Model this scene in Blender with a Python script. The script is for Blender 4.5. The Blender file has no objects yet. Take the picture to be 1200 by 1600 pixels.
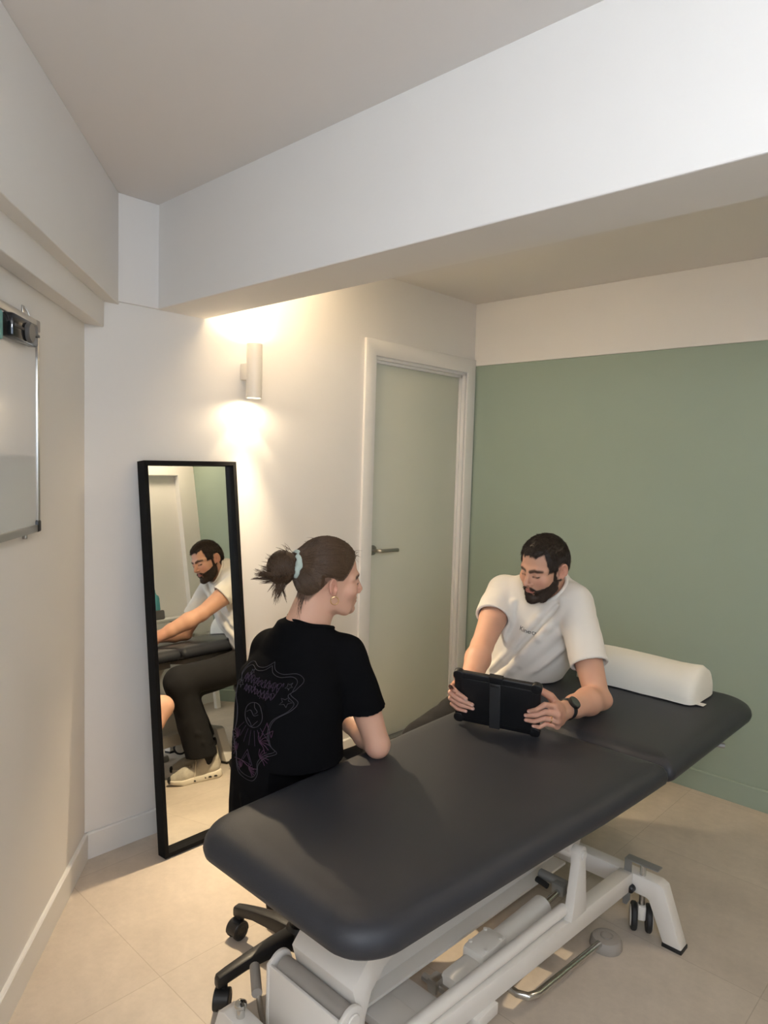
import bpy, bmesh, math, random
import numpy as np
from mathutils import Vector, Matrix, Euler
from mathutils.bvhtree import BVHTree

# ------------------------------------------------------------------ camera, light, exposure
SC = bpy.context.scene
COL = SC.collection
YAW, PIT, ROL, LA = [math.radians(a) for a in (43.45, 4.0, 1.68, 51.8)]
FPX = 1094.5
CAM_LOC = Vector((0, 0, 1.5))
_F = Vector((-math.sin(YAW) * math.cos(PIT), math.cos(YAW) * math.cos(PIT), -math.sin(PIT)))
_R = Vector((math.cos(YAW), math.sin(YAW), 0))
_U = _R.cross(_F)
_R, _U = math.cos(ROL) * _R + math.sin(ROL) * _U, -math.sin(ROL) * _R + math.cos(ROL) * _U
cam_data = bpy.data.cameras.new('camera')
cam_data.sensor_fit = 'HORIZONTAL'
cam_data.sensor_width = 36.0
cam_data.lens = FPX / 1200 * 36.0
cam_data.clip_start = 0.02
cam = bpy.data.objects.new('camera', cam_data)
cam.matrix_world = Matrix(((_R.x, _U.x, -_F.x, CAM_LOC.x), (_R.y, _U.y, -_F.y, CAM_LOC.y), (_R.z, _U.z, -_F.z, CAM_LOC.z), (0, 0, 0, 1)))
COL.objects.link(cam)
SC.camera = cam

SC.view_settings.view_transform = 'Standard'
SC.view_settings.look = 'None'
SC.view_settings.gamma = 1.0
SC.view_settings.use_curve_mapping = False
SC.view_settings.exposure = 0.50

world = bpy.data.worlds.new('world')
SC.world = world
world.use_nodes = True
bg = world.node_tree.nodes['Background']
bg.inputs[0].default_value = (0.75, 0.85, 1.0, 1)
bg.inputs[1].default_value = 1.0

def light(name, kind, loc, energy, color, target=None, **kw):
    l = bpy.data.lights.new(name, kind)
    l.energy = energy
    l.color = color
    for k, v in kw.items():
        setattr(l, k, v)
    o = bpy.data.objects.new(name, l)
    o.location = loc
    if target is not None:
        o.rotation_euler = (Vector(target) - Vector(loc)).to_track_quat('-Z', 'Y').to_euler()
    COL.objects.link(o)
    return o

# room constants (metres)
XB, YG, XR = -2.503, 3.389, 0.58          # back wall (door), far green wall, right wall
HC = 2.44                                  # ceiling
BY0, BY1, BZ = 1.355, 1.57, 2.056          # ceiling beam
CY = 1.08                                  # corner of left and back walls
LD = Vector((-math.sin(LA), math.cos(LA), 0))   # along the left wall towards the corner
LN = Vector((math.cos(LA), math.sin(LA), 0))    # out of the left wall into the room
LC = Vector((XB, CY, 0))

# daylight through the window in the rear part of the room, an added unseen lamp over the alcove
light('daylight', 'AREA', (1.52, -0.75, 1.50), 8, (0.66, 0.81, 1.0), target=(-0.1, 1.4, 1.9), shape='RECTANGLE', size=1.3, size_y=1.1, spread=math.radians(95))
GLOBE_COL, GLOBE_STRENGTH = (0.88, 0.925, 1.0), 74   # the opal globe of the pendant lamp near the viewpoint
light('alcove_fill_light', 'AREA', (0.25, 2.95, 2.37), 5, (1.0, 0.80, 0.56), target=(0.25, 2.95, 0), shape='DISK', size=0.28, spread=math.radians(175))  # added fill, out of view, to warm the green wall and white box
SCONCE = Vector((XB + 0.072, 1.757, 1.865))
SPOT_COL = (1.0, 0.795, 0.53)

# ------------------------------------------------------------------ materials
def mat(name, color, rough=0.6, metal=0.0, bump=0.0, bscale=200.0, var=0.0, vscale=6.0, spec=0.5, sheen=0.0, coat=0.0, sss=0.0, detail=4.0):
    m = bpy.data.materials.new(name)
    m.use_nodes = True
    nt = m.node_tree
    b = nt.nodes['Principled BSDF']
    b.inputs['Base Color'].default_value = (*color, 1)
    b.inputs['Roughness'].default_value = rough
    b.inputs['Metallic'].default_value = metal
    b.inputs['Specular IOR Level'].default_value = spec
    if sheen:
        b.inputs['Sheen Weight'].default_value = sheen
        b.inputs['Sheen Roughness'].default_value = 0.4
    if coat:
        b.inputs['Coat Weight'].default_value = coat
    if sss:
        b.inputs['Subsurface Weight'].default_value = sss
        b.inputs['Subsurface Radius'].default_value = (0.9, 0.35, 0.2)
        b.inputs['Subsurface Scale'].default_value = 0.006
    tc = nt.nodes.new('ShaderNodeTexCoord')
    if bump:
        n = nt.nodes.new('ShaderNodeTexNoise')
        n.inputs['Scale'].default_value = bscale
        n.inputs['Detail'].default_value = detail
        nt.links.new(tc.outputs['Object'], n.inputs['Vector'])
        bp = nt.nodes.new('ShaderNodeBump')
        bp.inputs['Strength'].default_value = bump
        bp.inputs['Distance'].default_value = 0.002
        nt.links.new(n.outputs['Fac'], bp.inputs['Height'])
        nt.links.new(bp.outputs['Normal'], b.inputs['Normal'])
    if var:
        n2 = nt.nodes.new('ShaderNodeTexNoise')
        n2.inputs['Scale'].default_value = vscale
        n2.inputs['Detail'].default_value = 5
        nt.links.new(tc.outputs['Object'], n2.inputs['Vector'])
        mx = nt.nodes.new('ShaderNodeMix')
        mx.data_type = 'RGBA'
        mx.inputs['A'].default_value = (*[c * (1 - var) for c in color], 1)
        mx.inputs['B'].default_value = (*[min(1, c * (1 + var)) for c in color], 1)
        nt.links.new(n2.outputs['Fac'], mx.inputs['Factor'])
        nt.links.new(mx.outputs['Result'], b.inputs['Base Color'])
    return m

def emit_mat(name, color, strength):
    m = mat(name, color)
    b = m.node_tree.nodes['Principled BSDF']
    b.inputs['Emission Color'].default_value = (*color, 1)
    b.inputs['Emission Strength'].default_value = strength
    return m

M = {}
M['wall'] = mat('white_wall_paint', (0.80, 0.775, 0.735), 0.75, bump=0.12, bscale=55, var=0.015, spec=0.25)
M['ceiling'] = mat('ceiling_paint', (0.77, 0.735, 0.70), 0.85, bump=0.08, bscale=60, spec=0.2)
M['green'] = mat('sage_green_paint', (0.318, 0.388, 0.315), 0.7, bump=0.1, bscale=60, var=0.015, spec=0.25)
M['trim'] = mat('white_trim_paint', (0.80, 0.78, 0.74), 0.45, spec=0.4)
M['door'] = mat('door_leaf_paint', (0.625, 0.635, 0.535), 0.5, var=0.01, spec=0.35)
M['pad'] = mat('anthracite_leatherette', (0.027, 0.0282, 0.0335), 0.43, bump=0.25, bscale=900, spec=0.38, detail=2)
M['white_metal'] = mat('white_powder_coat', (0.76, 0.72, 0.66), 0.42, spec=0.45)
M['white_plastic'] = mat('white_plastic', (0.74, 0.70, 0.63), 0.4)
M['grey_plastic'] = mat('grey_plastic', (0.33, 0.30, 0.265), 0.5)
M['lever_grey'] = mat('grey_lever_metal', (0.27, 0.27, 0.26), 0.4, metal=0.4)
M['chrome'] = mat('chrome', (0.62, 0.62, 0.60), 0.18, metal=1.0)
M['steel'] = mat('brushed_steel', (0.45, 0.43, 0.40), 0.32, metal=1.0)
M['black'] = mat('black_plastic', (0.012, 0.012, 0.013), 0.4)
M['rubber'] = mat('black_rubber', (0.014, 0.014, 0.014), 0.6)
M['mirror_frame'] = mat('black_painted_frame', (0.007, 0.007, 0.0075), 0.65, spec=0.12)
M['aluminium'] = mat('aluminium', (0.55, 0.53, 0.49), 0.35, metal=0.85)
M['board'] = mat('whiteboard_enamel', (0.70, 0.70, 0.69), 0.12, spec=0.6)
M['pillow'] = mat('cream_cotton_cover', (0.80, 0.77, 0.68), 0.85, bump=0.2, bscale=700, sheen=0.2)
M['mirror'] = mat('mirror_glass', (0.86, 0.88, 0.86), 0.0, metal=1.0)
M['tablet'] = mat('rugged_case_black', (0.008, 0.008, 0.009), 0.45, bump=0.1, bscale=600)
M['strap'] = mat('case_strap_grey', (0.030, 0.030, 0.031), 0.4)
M['teal'] = mat('teal_plastic', (0.05, 0.33, 0.33), 0.35)
M['turq'] = mat('turquoise_bottle', (0.12, 0.42, 0.45), 0.25)
M['greybox'] = mat('grey_fabric_box', (0.16, 0.15, 0.14), 0.8)
M['screen'] = mat('screen_glass', (0.01, 0.01, 0.012), 0.08)
M['gold'] = mat('gold', (0.80, 0.55, 0.25), 0.2, metal=1.0)
M['window_glass'] = mat('window_glass', (0.9, 0.95, 1.0), 0.0)
M['window_glass'].node_tree.nodes['Principled BSDF'].inputs['Transmission Weight'].default_value = 1.0

def floor_material():
    m = mat('beige_vinyl_tile', (0.55, 0.45, 0.34), 0.45, spec=0.35)
    nt = m.node_tree
    b = nt.nodes['Principled BSDF']
    tc = nt.nodes.new('ShaderNodeTexCoord')
    mp = nt.nodes.new('ShaderNodeMapping')
    mp.inputs['Location'].default_value = (1.765, -0.98, 0)
    nt.links.new(tc.outputs['Object'], mp.inputs['Vector'])
    br = nt.nodes.new('ShaderNodeTexBrick')
    br.offset = 0.0
    br.inputs['Scale'].default_value = 1.0
    br.inputs['Brick Width'].default_value = 0.632
    br.inputs['Row Height'].default_value = 0.590
    br.inputs['Mortar Size'].default_value = 0.0016
    br.inputs['Mortar Smooth'].default_value = 0.3
    br.inputs['Color1'].default_value = (0.62, 0.535, 0.44, 1)
    br.inputs['Color2'].default_value = (0.585, 0.50, 0.41, 1)
    br.inputs['Mortar'].default_value = (0.49, 0.415, 0.33, 1)
    nt.links.new(mp.outputs['Vector'], br.inputs['Vector'])
    def noise(scale, detail, rough=0.6):
        n = nt.nodes.new('ShaderNodeTexNoise')
        n.inputs['Scale'].default_value = scale
        n.inputs['Detail'].default_value = detail
        n.inputs['Roughness'].default_value = rough
        nt.links.new(tc.outputs['Object'], n.inputs['Vector'])
        return n
    def ramp(n, lo, hi, a, c):
        r = nt.nodes.new('ShaderNodeValToRGB')
        r.color_ramp.elements[0].position = lo
        r.color_ramp.elements[1].position = hi
        r.color_ramp.elements[0].color = (a, a, a, 1)
        r.color_ramp.elements[1].color = (c, c, c, 1)
        nt.links.new(n.outputs['Fac'], r.inputs['Fac'])
        return r
    col = br.outputs['Color']
    for n, lo, hi, a, c in ((noise(3.2, 8, 0.65), 0.32, 0.72, 0.84, 1.06), (noise(26, 6, 0.7), 0.3, 0.7, 0.92, 1.03)):
        r = ramp(n, lo, hi, a, c)
        mx = nt.nodes.new('ShaderNodeMix')
        mx.data_type = 'RGBA'
        mx.blend_type = 'MULTIPLY'
        mx.inputs['Factor'].default_value = 1.0
        nt.links.new(col, mx.inputs['A'])
        nt.links.new(r.outputs['Color'], mx.inputs['B'])
        col = mx.outputs['Result']
    nt.links.new(col, b.inputs['Base Color'])
    bp = nt.nodes.new('ShaderNodeBump')
    bp.inputs['Strength'].default_value = 0.25
    bp.inputs['Distance'].default_value = 0.001
    bp.invert = True
    nt.links.new(br.outputs['Fac'], bp.inputs['Height'])
    nt.links.new(bp.outputs['Normal'], b.inputs['Normal'])
    return m
M['floor'] = floor_material()

# ------------------------------------------------------------------ mesh helpers
class MB:
    """collects shapes given in world coordinates; build() links them as one mesh object"""
    def __init__(self):
        self.v, self.f = [], []
    def add(self, verts, faces):
        n = len(self.v)
        self.v += [tuple(p) for p in verts]
        self.f += [tuple(n + i for i in f) for f in faces]
        return self
    def bm(self, b):
        b.verts.index_update()
        self.add([v.co[:] for v in b.verts], [[v.index for v in f.verts] for f in b.faces])
        b.free()
        return self
    def box(self, lo, hi, bevel=0.0, rot=None, pivot=None, seg=2):
        b = bmesh.new()
        bmesh.ops.create_cube(b, size=1.0)
        c = [(lo[i] + hi[i]) / 2 for i in range(3)]
        s = [abs(hi[i] - lo[i]) for i in range(3)]
        for v in b.verts:
            v.co = Vector((v.co.x * s[0], v.co.y * s[1], v.co.z * s[2]))
        if bevel:
            bmesh.ops.bevel(b, geom=b.edges[:], offset=min(bevel, min(s) * 0.49), segments=seg, profile=0.5, affect='EDGES')
        for v in b.verts:
            p = v.co
            if rot is not None and pivot is None:
                p = rot @ p
            p = p + Vector(c)
            if rot is not None and pivot is not None:
                p = rot @ (p - Vector(pivot)) + Vector(pivot)
            v.co = p
        return self.bm(b)
    def cyl(self, p0, p1, r0, r1=None, n=24, bevel=0.0):
        r1 = r0 if r1 is None else r1
        p0, p1 = Vector(p0), Vector(p1)
        L = (p1 - p0).length
        bv = min(bevel, L * 0.45, r0 * 0.9)
        prof = [(0, 0), (r0 - bv, 0), (r0, bv), (r1, L - bv), (r1 - bv, L), (0, L)] if bv else [(0, 0), (r0, 0), (r1, L), (0, L)]
        return self.lathe(p0, p1 - p0, prof, n)
    def lathe(self, base, axis, prof, n=24):
        q = Vector(axis).normalized().to_track_quat('Z', 'Y')
        base = Vector(base)
        vs, fs, rings = [], [], []
        for r, h in prof:
            if r < 1e-6:
                rings.append([len(vs)])
                vs.append(base + q @ Vector((0, 0, h)))
            else:
                rings.append(list(range(len(vs), len(vs) + n)))
                vs += [base + q @ Vector((r * math.cos(2 * math.pi * i / n), r * math.sin(2 * math.pi * i / n), h)) for i in range(n)]
        for a, b in zip(rings[:-1], rings[1:]):
            for i in range(n):
                j = (i + 1) % n
                if len(a) == 1 and len(b) == 1:
                    continue
                if len(a) == 1:
                    fs.append((a[0], b[i], b[j]))
                elif len(b) == 1:
                    fs.append((a[j], a[i], b[0]))
                else:
                    fs.append((a[i], b[i], b[j], a[j]))
        return self.add(vs, [f[::-1] for f in fs])
    def tube(self, pts, r, n=12, closed=False, caps=True):
        pts = [Vector(p) for p in pts]
        m = len(pts)
        rr = r if isinstance(r, (list, tuple)) else [r] * m
        vs, fs = [], []
        up = None
        for i, p in enumerate(pts):
            a = pts[(i - 1) % m] if closed or i > 0 else p
            b = pts[(i + 1) % m] if closed or i < m - 1 else p
            t = (b - a).normalized()
            if up is None:
                up = t.orthogonal().normalized()
            up = (up - t * up.dot(t))
            up = up.normalized() if up.length > 1e-6 else t.orthogonal().normalized()
            w = t.cross(up)
            vs += [p + rr[i] * (math.cos(2 * math.pi * k / n) * up + math.sin(2 * math.pi * k / n) * w) for k in range(n)]
        for i in range(m if closed else m - 1):
            a, b = i * n, ((i + 1) % m) * n
            for k in range(n):
                l = (k + 1) % n
                fs.append((a + k, a + l, b + l, b + k))
        if caps and not closed:
            fs.append(tuple(range(n))[::-1])
            fs.append(tuple((m - 1) * n + k for k in range(n)))
        return self.add(vs, fs)
    def prism(self, outline, vec, bevel=0.0, seg=2):
        """outline: planar polygon of world points, extruded along vec"""
        b = bmesh.new()
        vec = Vector(vec)
        v0 = [b.verts.new(Vector(p)) for p in outline]
        v1 = [b.verts.new(Vector(p) + vec) for p in outline]
        b.faces.new(v0[::-1])
        b.faces.new(v1)
        n = len(v0)
        for i in range(n):
            j = (i + 1) % n
            b.faces.new((v0[i], v0[j], v1[j], v1[i]))
        bmesh.ops.recalc_face_normals(b, faces=b.faces[:])
        if bevel:
            bmesh.ops.bevel(b, geom=b.edges[:], offset=bevel, segments=seg, profile=0.5, affect='EDGES')
        return self.bm(b)
    def rings(self, rings, cap0=True, cap1=True):
        n = len(rings[0])
        vs, fs = [], []
        for r in rings:
            vs += r
        for i in range(len(rings) - 1):
            for k in range(n):
                l = (k + 1) % n
                fs.append((i * n + k, i * n + l, (i + 1) * n + l, (i + 1) * n + k))
        if cap0:
            fs.append(tuple(range(n))[::-1])
        if cap1:
            fs.append(tuple((len(rings) - 1) * n + k for k in range(n)))
        return self.add(vs, fs)
    def build(self, name, m, parent=None, smooth=35, loc=None):
        org = Vector(loc) if loc is not None else (world_loc(parent) if parent else Vector((0, 0, 0)))
        me = bpy.data.meshes.new(name)
        me.from_pydata([tuple(Vector(p) - org) for p in self.v], [], self.f)
        me.validate()
        me.update()
        me.materials.append(m)
        if smooth:
            me.polygons.foreach_set('use_smooth', [True] * len(me.polygons))
            me.set_sharp_from_angle(angle=math.radians(smooth))
        o = bpy.data.objects.new(name, me)
        COL.objects.link(o)
        if parent:
            o.parent = parent
        if loc is not None:
            o.location = org
        return o

def world_loc(o):
    p = Vector((0, 0, 0))
    while o is not None:
        p += o.location
        o = o.parent
    return p

def thing(name, label, cat, loc=(0, 0, 0), group=None):
    o = bpy.data.objects.new(name, None)
    o.empty_display_size = 0.1
    COL.objects.link(o)
    o.location = loc
    o['label'] = label
    o['category'] = cat
    if group:
        o['group'] = group
    return o

def tag(o, label, cat, group=None):
    o['label'] = label
    o['category'] = cat
    if group:
        o['group'] = group
    return o

def struct(o):
    o['kind'] = 'structure'
    return o

def copy_tree(o, offset=None, parent=None):
    c = o.copy()
    COL.objects.link(c)
    if parent is not None:
        c.parent = parent
    if offset is not None:
        c.location = o.location + Vector(offset)
    for ch in list(o.children):
        copy_tree(ch, None, c)
    return c

def rrect(x0, x1, y0, y1, r00, r10, r11, r01, inset, z, n=10):
    """rounded rectangle ring; corner radii at (x0,y0),(x1,y0),(x1,y1),(x0,y1)"""
    x0 += inset; x1 -= inset; y0 += inset; y1 -= inset
    out = []
    for (cx, cy, r, a0, sx, sy) in ((x0, y0, r00, 180, 1, 1), (x1, y0, r10, 270, -1, 1), (x1, y1, r11, 0, -1, -1), (x0, y1, r01, 90, 1, -1)):
        r = max(0.002, r - inset * 0.75)
        for i in range(n + 1):
            a = math.radians(a0 + 90 * i / n)
            out.append(Vector((cx + sx * r + r * math.cos(a), cy + sy * r + r * math.sin(a), z)))
    return out

# ------------------------------------------------------------------ room shell
RX, RY = 1.6, None
t_end = (RX - XB) / -LD.x
P_A = LC.copy(); P_B = Vector((XB, YG, 0)); P_C = Vector((XR, YG, 0)); P_D = Vector((XR, 1.9, 0)); P_E = Vector((RX, 1.9, 0))
P_F = LC - LD * t_end
poly = [P_A, P_F, P_E, P_D, P_C, P_B]
out_poly = [P_A + Vector((-0.25, -0.05, 0)), P_F + Vector((0.2, -0.35, 0)), Vector((RX + 0.2, 2.1, 0)), Vector((XR + 0.2, 2.1, 0)), Vector((XR + 0.2, YG + 0.2, 0)), Vector((XB - 0.2, YG + 0.2, 0))]
struct(MB().prism([p + Vector((0, 0, -0.1)) for p in out_poly], (0, 0, 0.1)).build('floor', M['floor'], smooth=0))
struct(MB().prism([p + Vector((0, 0, HC)) for p in out_poly], (0, 0, 0.1)).build('ceiling', M['ceiling'], smooth=0))

def wall(name, a, b, m, z0=0.0, z1=HC, th=0.1, out=None):
    a, b = Vector(a), Vector(b)
    d = (b - a).normalized()
    n = Vector((d.y, -d.x, 0)) if out is None else Vector(out)
    return struct(MB().prism([a + Vector((0, 0, z0)), b + Vector((0, 0, z0)), b + Vector((0, 0, z1)), a + Vector((0, 0, z1))], n * th).build(name, m, smooth=0))

# left wall, in three steps: lower wall, strip, upper wall
LO, UP = 0.056, 0.100                       # how far the strip and the upper wall stand out
Z_LO, Z_UP = 1.958, 2.047
wall('wall_left', P_A - LD * -0.1, P_F - LD * 0.0, M['wall'], out=-LN)
def left_step(name, off, z0, z1, m):
    # prism along the left wall, its far end mitred against the back wall
    def pt(o, end):
        q = LC + LN * o
        return (q + LD * ((q.x - XB) / -LD.x)) if end else (q - LD * t_end)
    return struct(MB().prism([pt(0, 1) + Vector((0, 0, z0)), pt(off, 1) + Vector((0, 0, z0)), pt(off, 0) + Vector((0, 0, z0)), pt(0, 0) + Vector((0, 0, z0))], (0, 0, z1 - z0), bevel=0.003).build(name, m, smooth=0))
left_step('trim_1', LO, Z_LO, Z_UP + 0.02, M['wall'])
left_step('trim_2', UP, Z_UP, HC, M['wall'])
# back wall with the door opening
DY0, DY1, DZ = 2.545, 3.300, 2.030
ow = (-1, 0, 0)
wl = MB()
for (y0, y1, z0, z1) in ((CY - 0.15, DY0, 0, HC), (DY1, YG + 0.15, 0, HC), (DY0, DY1, DZ, HC)):
    wl.box((XB - 0.14, y0, z0), (XB, y1, z1))
struct(wl.build('wall_back', M['wall'], smooth=0))
# the slightly thicker upper stretch of the back wall between left wall and beam
struct(MB().box((XB, CY - 0.02, BZ), (XB + 0.012, BY0 + 0.01, HC), 0.003).build('trim_3', M['wall'], smooth=0))
# ceiling beam
bm_ = MB()
bm_.box((XB - 0.01, BY0, BZ), (RX, BY1, HC + 0.01), 0.004)
struct(bm_.build('trim_4', M['wall'], smooth=0))
# far green wall and the white box above it
wall('wall_far', P_B + Vector((-0.1, 0, 0)), P_C + Vector((0.1, 0, 0)), M['green'], out=(0, 1, 0))
struct(MB().box((XB, YG - 0.012, 2.083), (XR, YG + 0.01, HC), 0.002).build('trim_5', M['wall'], smooth=0))
# right wall with a shallow recess seen in the mirror
wr = MB()
wr.box((XR, 3.23, 0), (XR + 0.15, YG, HC))
wr.box((XR, 1.9, 2.0), (XR + 0.15, 3.23, HC))
wr.box((XR + 0.07, 1.9, 0), (XR + 0.15, 3.23, 2.0))
struct(wr.build('wall_right', M['wall'], smooth=0))
wall('wall_side', P_D, P_E, M['wall'], out=(0, 1, 0))
# rear wall with a window opening
WY0, WY1, WZ0, WZ1 = -1.45, -0.05, 0.95, 2.1
wq = MB()
for (y0, y1, z0, z1) in ((P_F.y - 0.05, WY0, 0, HC), (WY1, 1.95, 0, HC), (WY0, WY1, 0, WZ0), (WY0, WY1, WZ1, HC)):
    wq.box((RX, y0, z0), (RX + 0.12, y1, z1))
struct(wq.build('wall_rear', M['wall'], smooth=0))
wf = MB()
for (y0, y1, z0, z1) in ((WY0, WY0 + 0.05, WZ0, WZ1), (WY1 - 0.05, WY1, WZ0, WZ1), (WY0, WY1, WZ0, WZ0 + 0.05), (WY0, WY1, WZ1 - 0.05, WZ1), (-0.775, -0.725, WZ0, WZ1)):
    wf.box((RX + 0.03, y0, z0), (RX + 0.09, y1, z1), 0.004)
win = struct(wf.build('window_1', M['trim']))
pane = MB().box((RX + 0.055, WY0 + 0.03, WZ0 + 0.03), (RX + 0.061, WY1 - 0.03, WZ1 - 0.03)).build('pane', M['window_glass'], win, smooth=0)

# baseboards
def baseboard(name, a, b, n, m, h=0.098, th=0.013):
    a, b, n = Vector(a), Vector(b), Vector(n)
    prof = [(0, 0), (th, 0), (th, h - 0.004), (th - 0.004, h), (0, h)]
    d = (b - a)
    return struct(MB().prism([a + n * x + Vector((0, 0, z)) for x, z in prof], d).build(name, m, smooth=0))
baseboard('baseboard_left', P_A + LD * 0.012, P_F, LN, M['trim'])
baseboard('baseboard_back', (XB, CY + 0.004, 0), (XB, 2.475, 0), (1, 0, 0), M['trim'])
baseboard('baseboard_far', (XB + 0.03, YG, 0), (XR, YG, 0), (0, -1, 0), M['green'])
baseboard('baseboard_right', (XR, 3.23, 0), (XR, YG - 0.013, 0), (-1, 0, 0), M['trim'], h=0.085)
baseboard('baseboard_recess', (XR + 0.07, 1.9, 0), (XR + 0.07, 3.23, 0), (-1, 0, 0), M['trim'], h=0.085)

# door: leaf, lining, casing, lever handle
door = MB().box((XB - 0.075, DY0 + 0.012, 0.008), (XB - 0.035, DY1 - 0.012, DZ - 0.012), 0.002).build('door_1', M['door'])
struct(door)
cz = 2.116
cs = MB()
cy0, cy1 = 2.468, 3.377
cs.prism([(XB, cy0, 0), (XB, DY0 - 0.004, 0), (XB, DY0 - 0.004, DZ + 0.006), (XB, DY1 + 0.004, DZ + 0.006), (XB, DY1 + 0.004, 0), (XB, cy1, 0), (XB, cy1, cz), (XB, cy0, cz)], (0.014, 0, 0), bevel=0.002)
cs.build('door_casing', M['trim'], door)
ln = MB()
for (y0, y1, z0, z1) in ((DY0 - 0.001, DY0 + 0.010, 0, DZ), (DY1 - 0.010, DY1 + 0.001, 0, DZ), (DY0, DY1, DZ - 0.010, DZ + 0.001)):
    ln.box((XB - 0.14, y0, z0), (XB + 0.002, y1, z1))
for (y0, y1, z0, z1) in ((DY0 + 0.01, DY0 + 0.022, 0, DZ - 0.01), (DY1 - 0.022, DY1 - 0.01, 0, DZ - 0.01), (DY0 + 0.01, DY1 - 0.01, DZ - 0.024, DZ - 0.01)):
    ln.box((XB - 0.034, y0, z0), (XB - 0.018, y1, z1), 0.001)
ln.build('door_lining', M['trim'], door)
MB().box((XB - 0.14, DY0, -0.0), (XB - 0.0, DY1, 0.006)).build('threshold', M['lever_grey'], door, smooth=0)
hx = XB - 0.035
hd_ = MB()
hd_.cyl((hx, 2.598, 1.045), (hx + 0.008, 2.598, 1.045), 0.026, n=28, bevel=0.002)
hd_.tube([(hx + 0.006, 2.598, 1.045), (hx + 0.045, 2.598, 1.045), (hx + 0.054, 2.604, 1.045), (hx + 0.057, 2.616, 1.045), (hx + 0.057, 2.735, 1.042)], 0.0095, 14)
hd_.build('door_handle', M['steel'], door)

# ceiling lamp above the near part of the room (out of the picture)
cl = thing('pendant_lamp', 'white glass globe pendant lamp above the near end of the room', 'lamp', (0.40, -0.40, HC))
MB().cyl((0.40, -0.40, HC), (0.40, -0.40, HC - 0.03), 0.05, n=32, bevel=0.006).build('canopy', M['white_plastic'], cl)
MB().cyl((0.40, -0.40, HC - 0.03), (0.40, -0.40, 2.22), 0.006, n=12).build('stem', M['white_plastic'], cl)
emit_mat('fill_lamp_diffuser', (1, 0.93, 0.85), 1.5)
gp = [(0.115 * math.sin(t), -0.115 * math.cos(t)) for t in np.linspace(0, math.pi, 25)]
MB().lathe((0.40, -0.40, 2.10), (0, 0, 1), [(max(r, 0), h) for r, h in gp], 40).build('globe', emit_mat('opal_globe', GLOBE_COL, GLOBE_STRENGTH), cl)
al = thing('alcove_fill_lamp', 'added unseen round flush fill lamp over the alcove, right of the couch', 'lamp', (0.25, 2.95, HC))  # body of the added alcove fill, no such lamp in view
MB().cyl((0.25, 2.95, HC), (0.25, 2.95, HC - 0.05), 0.17, n=40, bevel=0.006).build('body', M['white_plastic'], al)
MB().cyl((0.25, 2.95, HC - 0.051), (0.25, 2.95, HC - 0.056), 0.15, n=40).build('diffuser', bpy.data.materials['fill_lamp_diffuser'], al)

# ------------------------------------------------------------------ wall sconce with its up and down light
sx, sy, sz = SCONCE
sc = thing('wall_sconce', 'white cylindrical up and down wall light glowing above the mirror', 'wall lamp', (XB, sy, sz))
R_S, H_S = 0.0325, 0.111
prof = [(0, 0.012), (R_S - 0.004, 0.012), (R_S - 0.004, 0.0), (R_S, 0.0), (R_S, 2 * H_S), (R_S - 0.004, 2 * H_S), (R_S - 0.004, 2 * H_S - 0.012), (0, 2 * H_S - 0.012)]
MB().lathe((sx, sy, sz - H_S), (0, 0, 1), prof, 40).build('tube', M['white_plastic'], sc)
MB().box((XB, sy - 0.022, sz - 0.035), (sx - R_S + 0.01, sy + 0.022, sz + 0.035), 0.006).build('wall_bracket', M['white_plastic'], sc)
lens = emit_mat('sconce_lens', (1.0, 0.90, 0.70), 9.0)
for s in (-1, 1):
    MB().cyl((sx, sy, sz + s * (H_S - 0.0125)), (sx, sy, sz + s * (H_S - 0.006)), R_S - 0.005, n=32).build('lens', lens, sc)
    p = (sx, sy, sz + s * (H_S - 0.002)); q = (sx, sy, sz + s * 2)
    light('sconce_light', 'SPOT', p, 3.2, SPOT_COL, target=q, spot_size=math.radians(80), spot_blend=0.22, shadow_soft_size=0.018)
    light('sconce_beam', 'SPOT', p, 130 if s < 0 else 170, SPOT_COL, target=(sx + 0.80, sy - 0.05, sz + s * 2), spot_size=math.radians(84), spot_blend=1.0, shadow_soft_size=0.018)
    light('sconce_spill', 'SPOT', p, 3.0, SPOT_COL, target=q, spot_size=math.radians(174), spot_blend=0.5, shadow_soft_size=0.018)

# ------------------------------------------------------------------ leaning mirror
MT = 0.107
mq = Matrix.Rotation(-MT, 4, 'Y')
mo = Vector((-2.288, 1.288, 0.0))
mir = thing('leaning_mirror', 'tall black framed mirror leaning against the white wall', 'mirror', mo)
MW, MH, MDp, FB = 0.408, 1.487, 0.052, 0.0155
MRL = 0.0075
def mpt(y, z, x):
    """y along the wall, z up the tilted mirror, x out of its face (0 = front)"""
    v = mq @ Vector((x, y - MRL * z, z + MRL * y))
    return mo + v + Vector((0, 0, MDp * math.sin(MT)))
def mbox(mb, y0, y1, z0, z1, x0, x1):
    idx = [(x, y, z) for x in (x0, x1) for y in (y0, y1) for z in (z0, z1)]
    vs = [mpt(y, z, x) for x, y, z in idx]
    mb.add(vs, [(0, 1, 3, 2), (4, 6, 7, 5), (0, 4, 5, 1), (2, 3, 7, 6), (0, 2, 6, 4), (1, 5, 7, 3)])
fr = MB()
mbox(fr, 0, FB, 0, MH, -MDp, 0)
mbox(fr, MW - FB, MW, 0, MH, -MDp, 0)
mbox(fr, FB, MW - FB, 0, FB, -MDp, 0)
mbox(fr, FB, MW - FB, MH - FB, MH, -MDp, 0)
fr.build('frame', M['mirror_frame'], mir, smooth=0)
g = MB()
mbox(g, FB - 0.002, MW - FB + 0.002, FB - 0.002, MH - FB + 0.002, -0.034, -0.030)
g.build('glass', M['mirror'], mir, smooth=0)
bk = MB()
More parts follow.
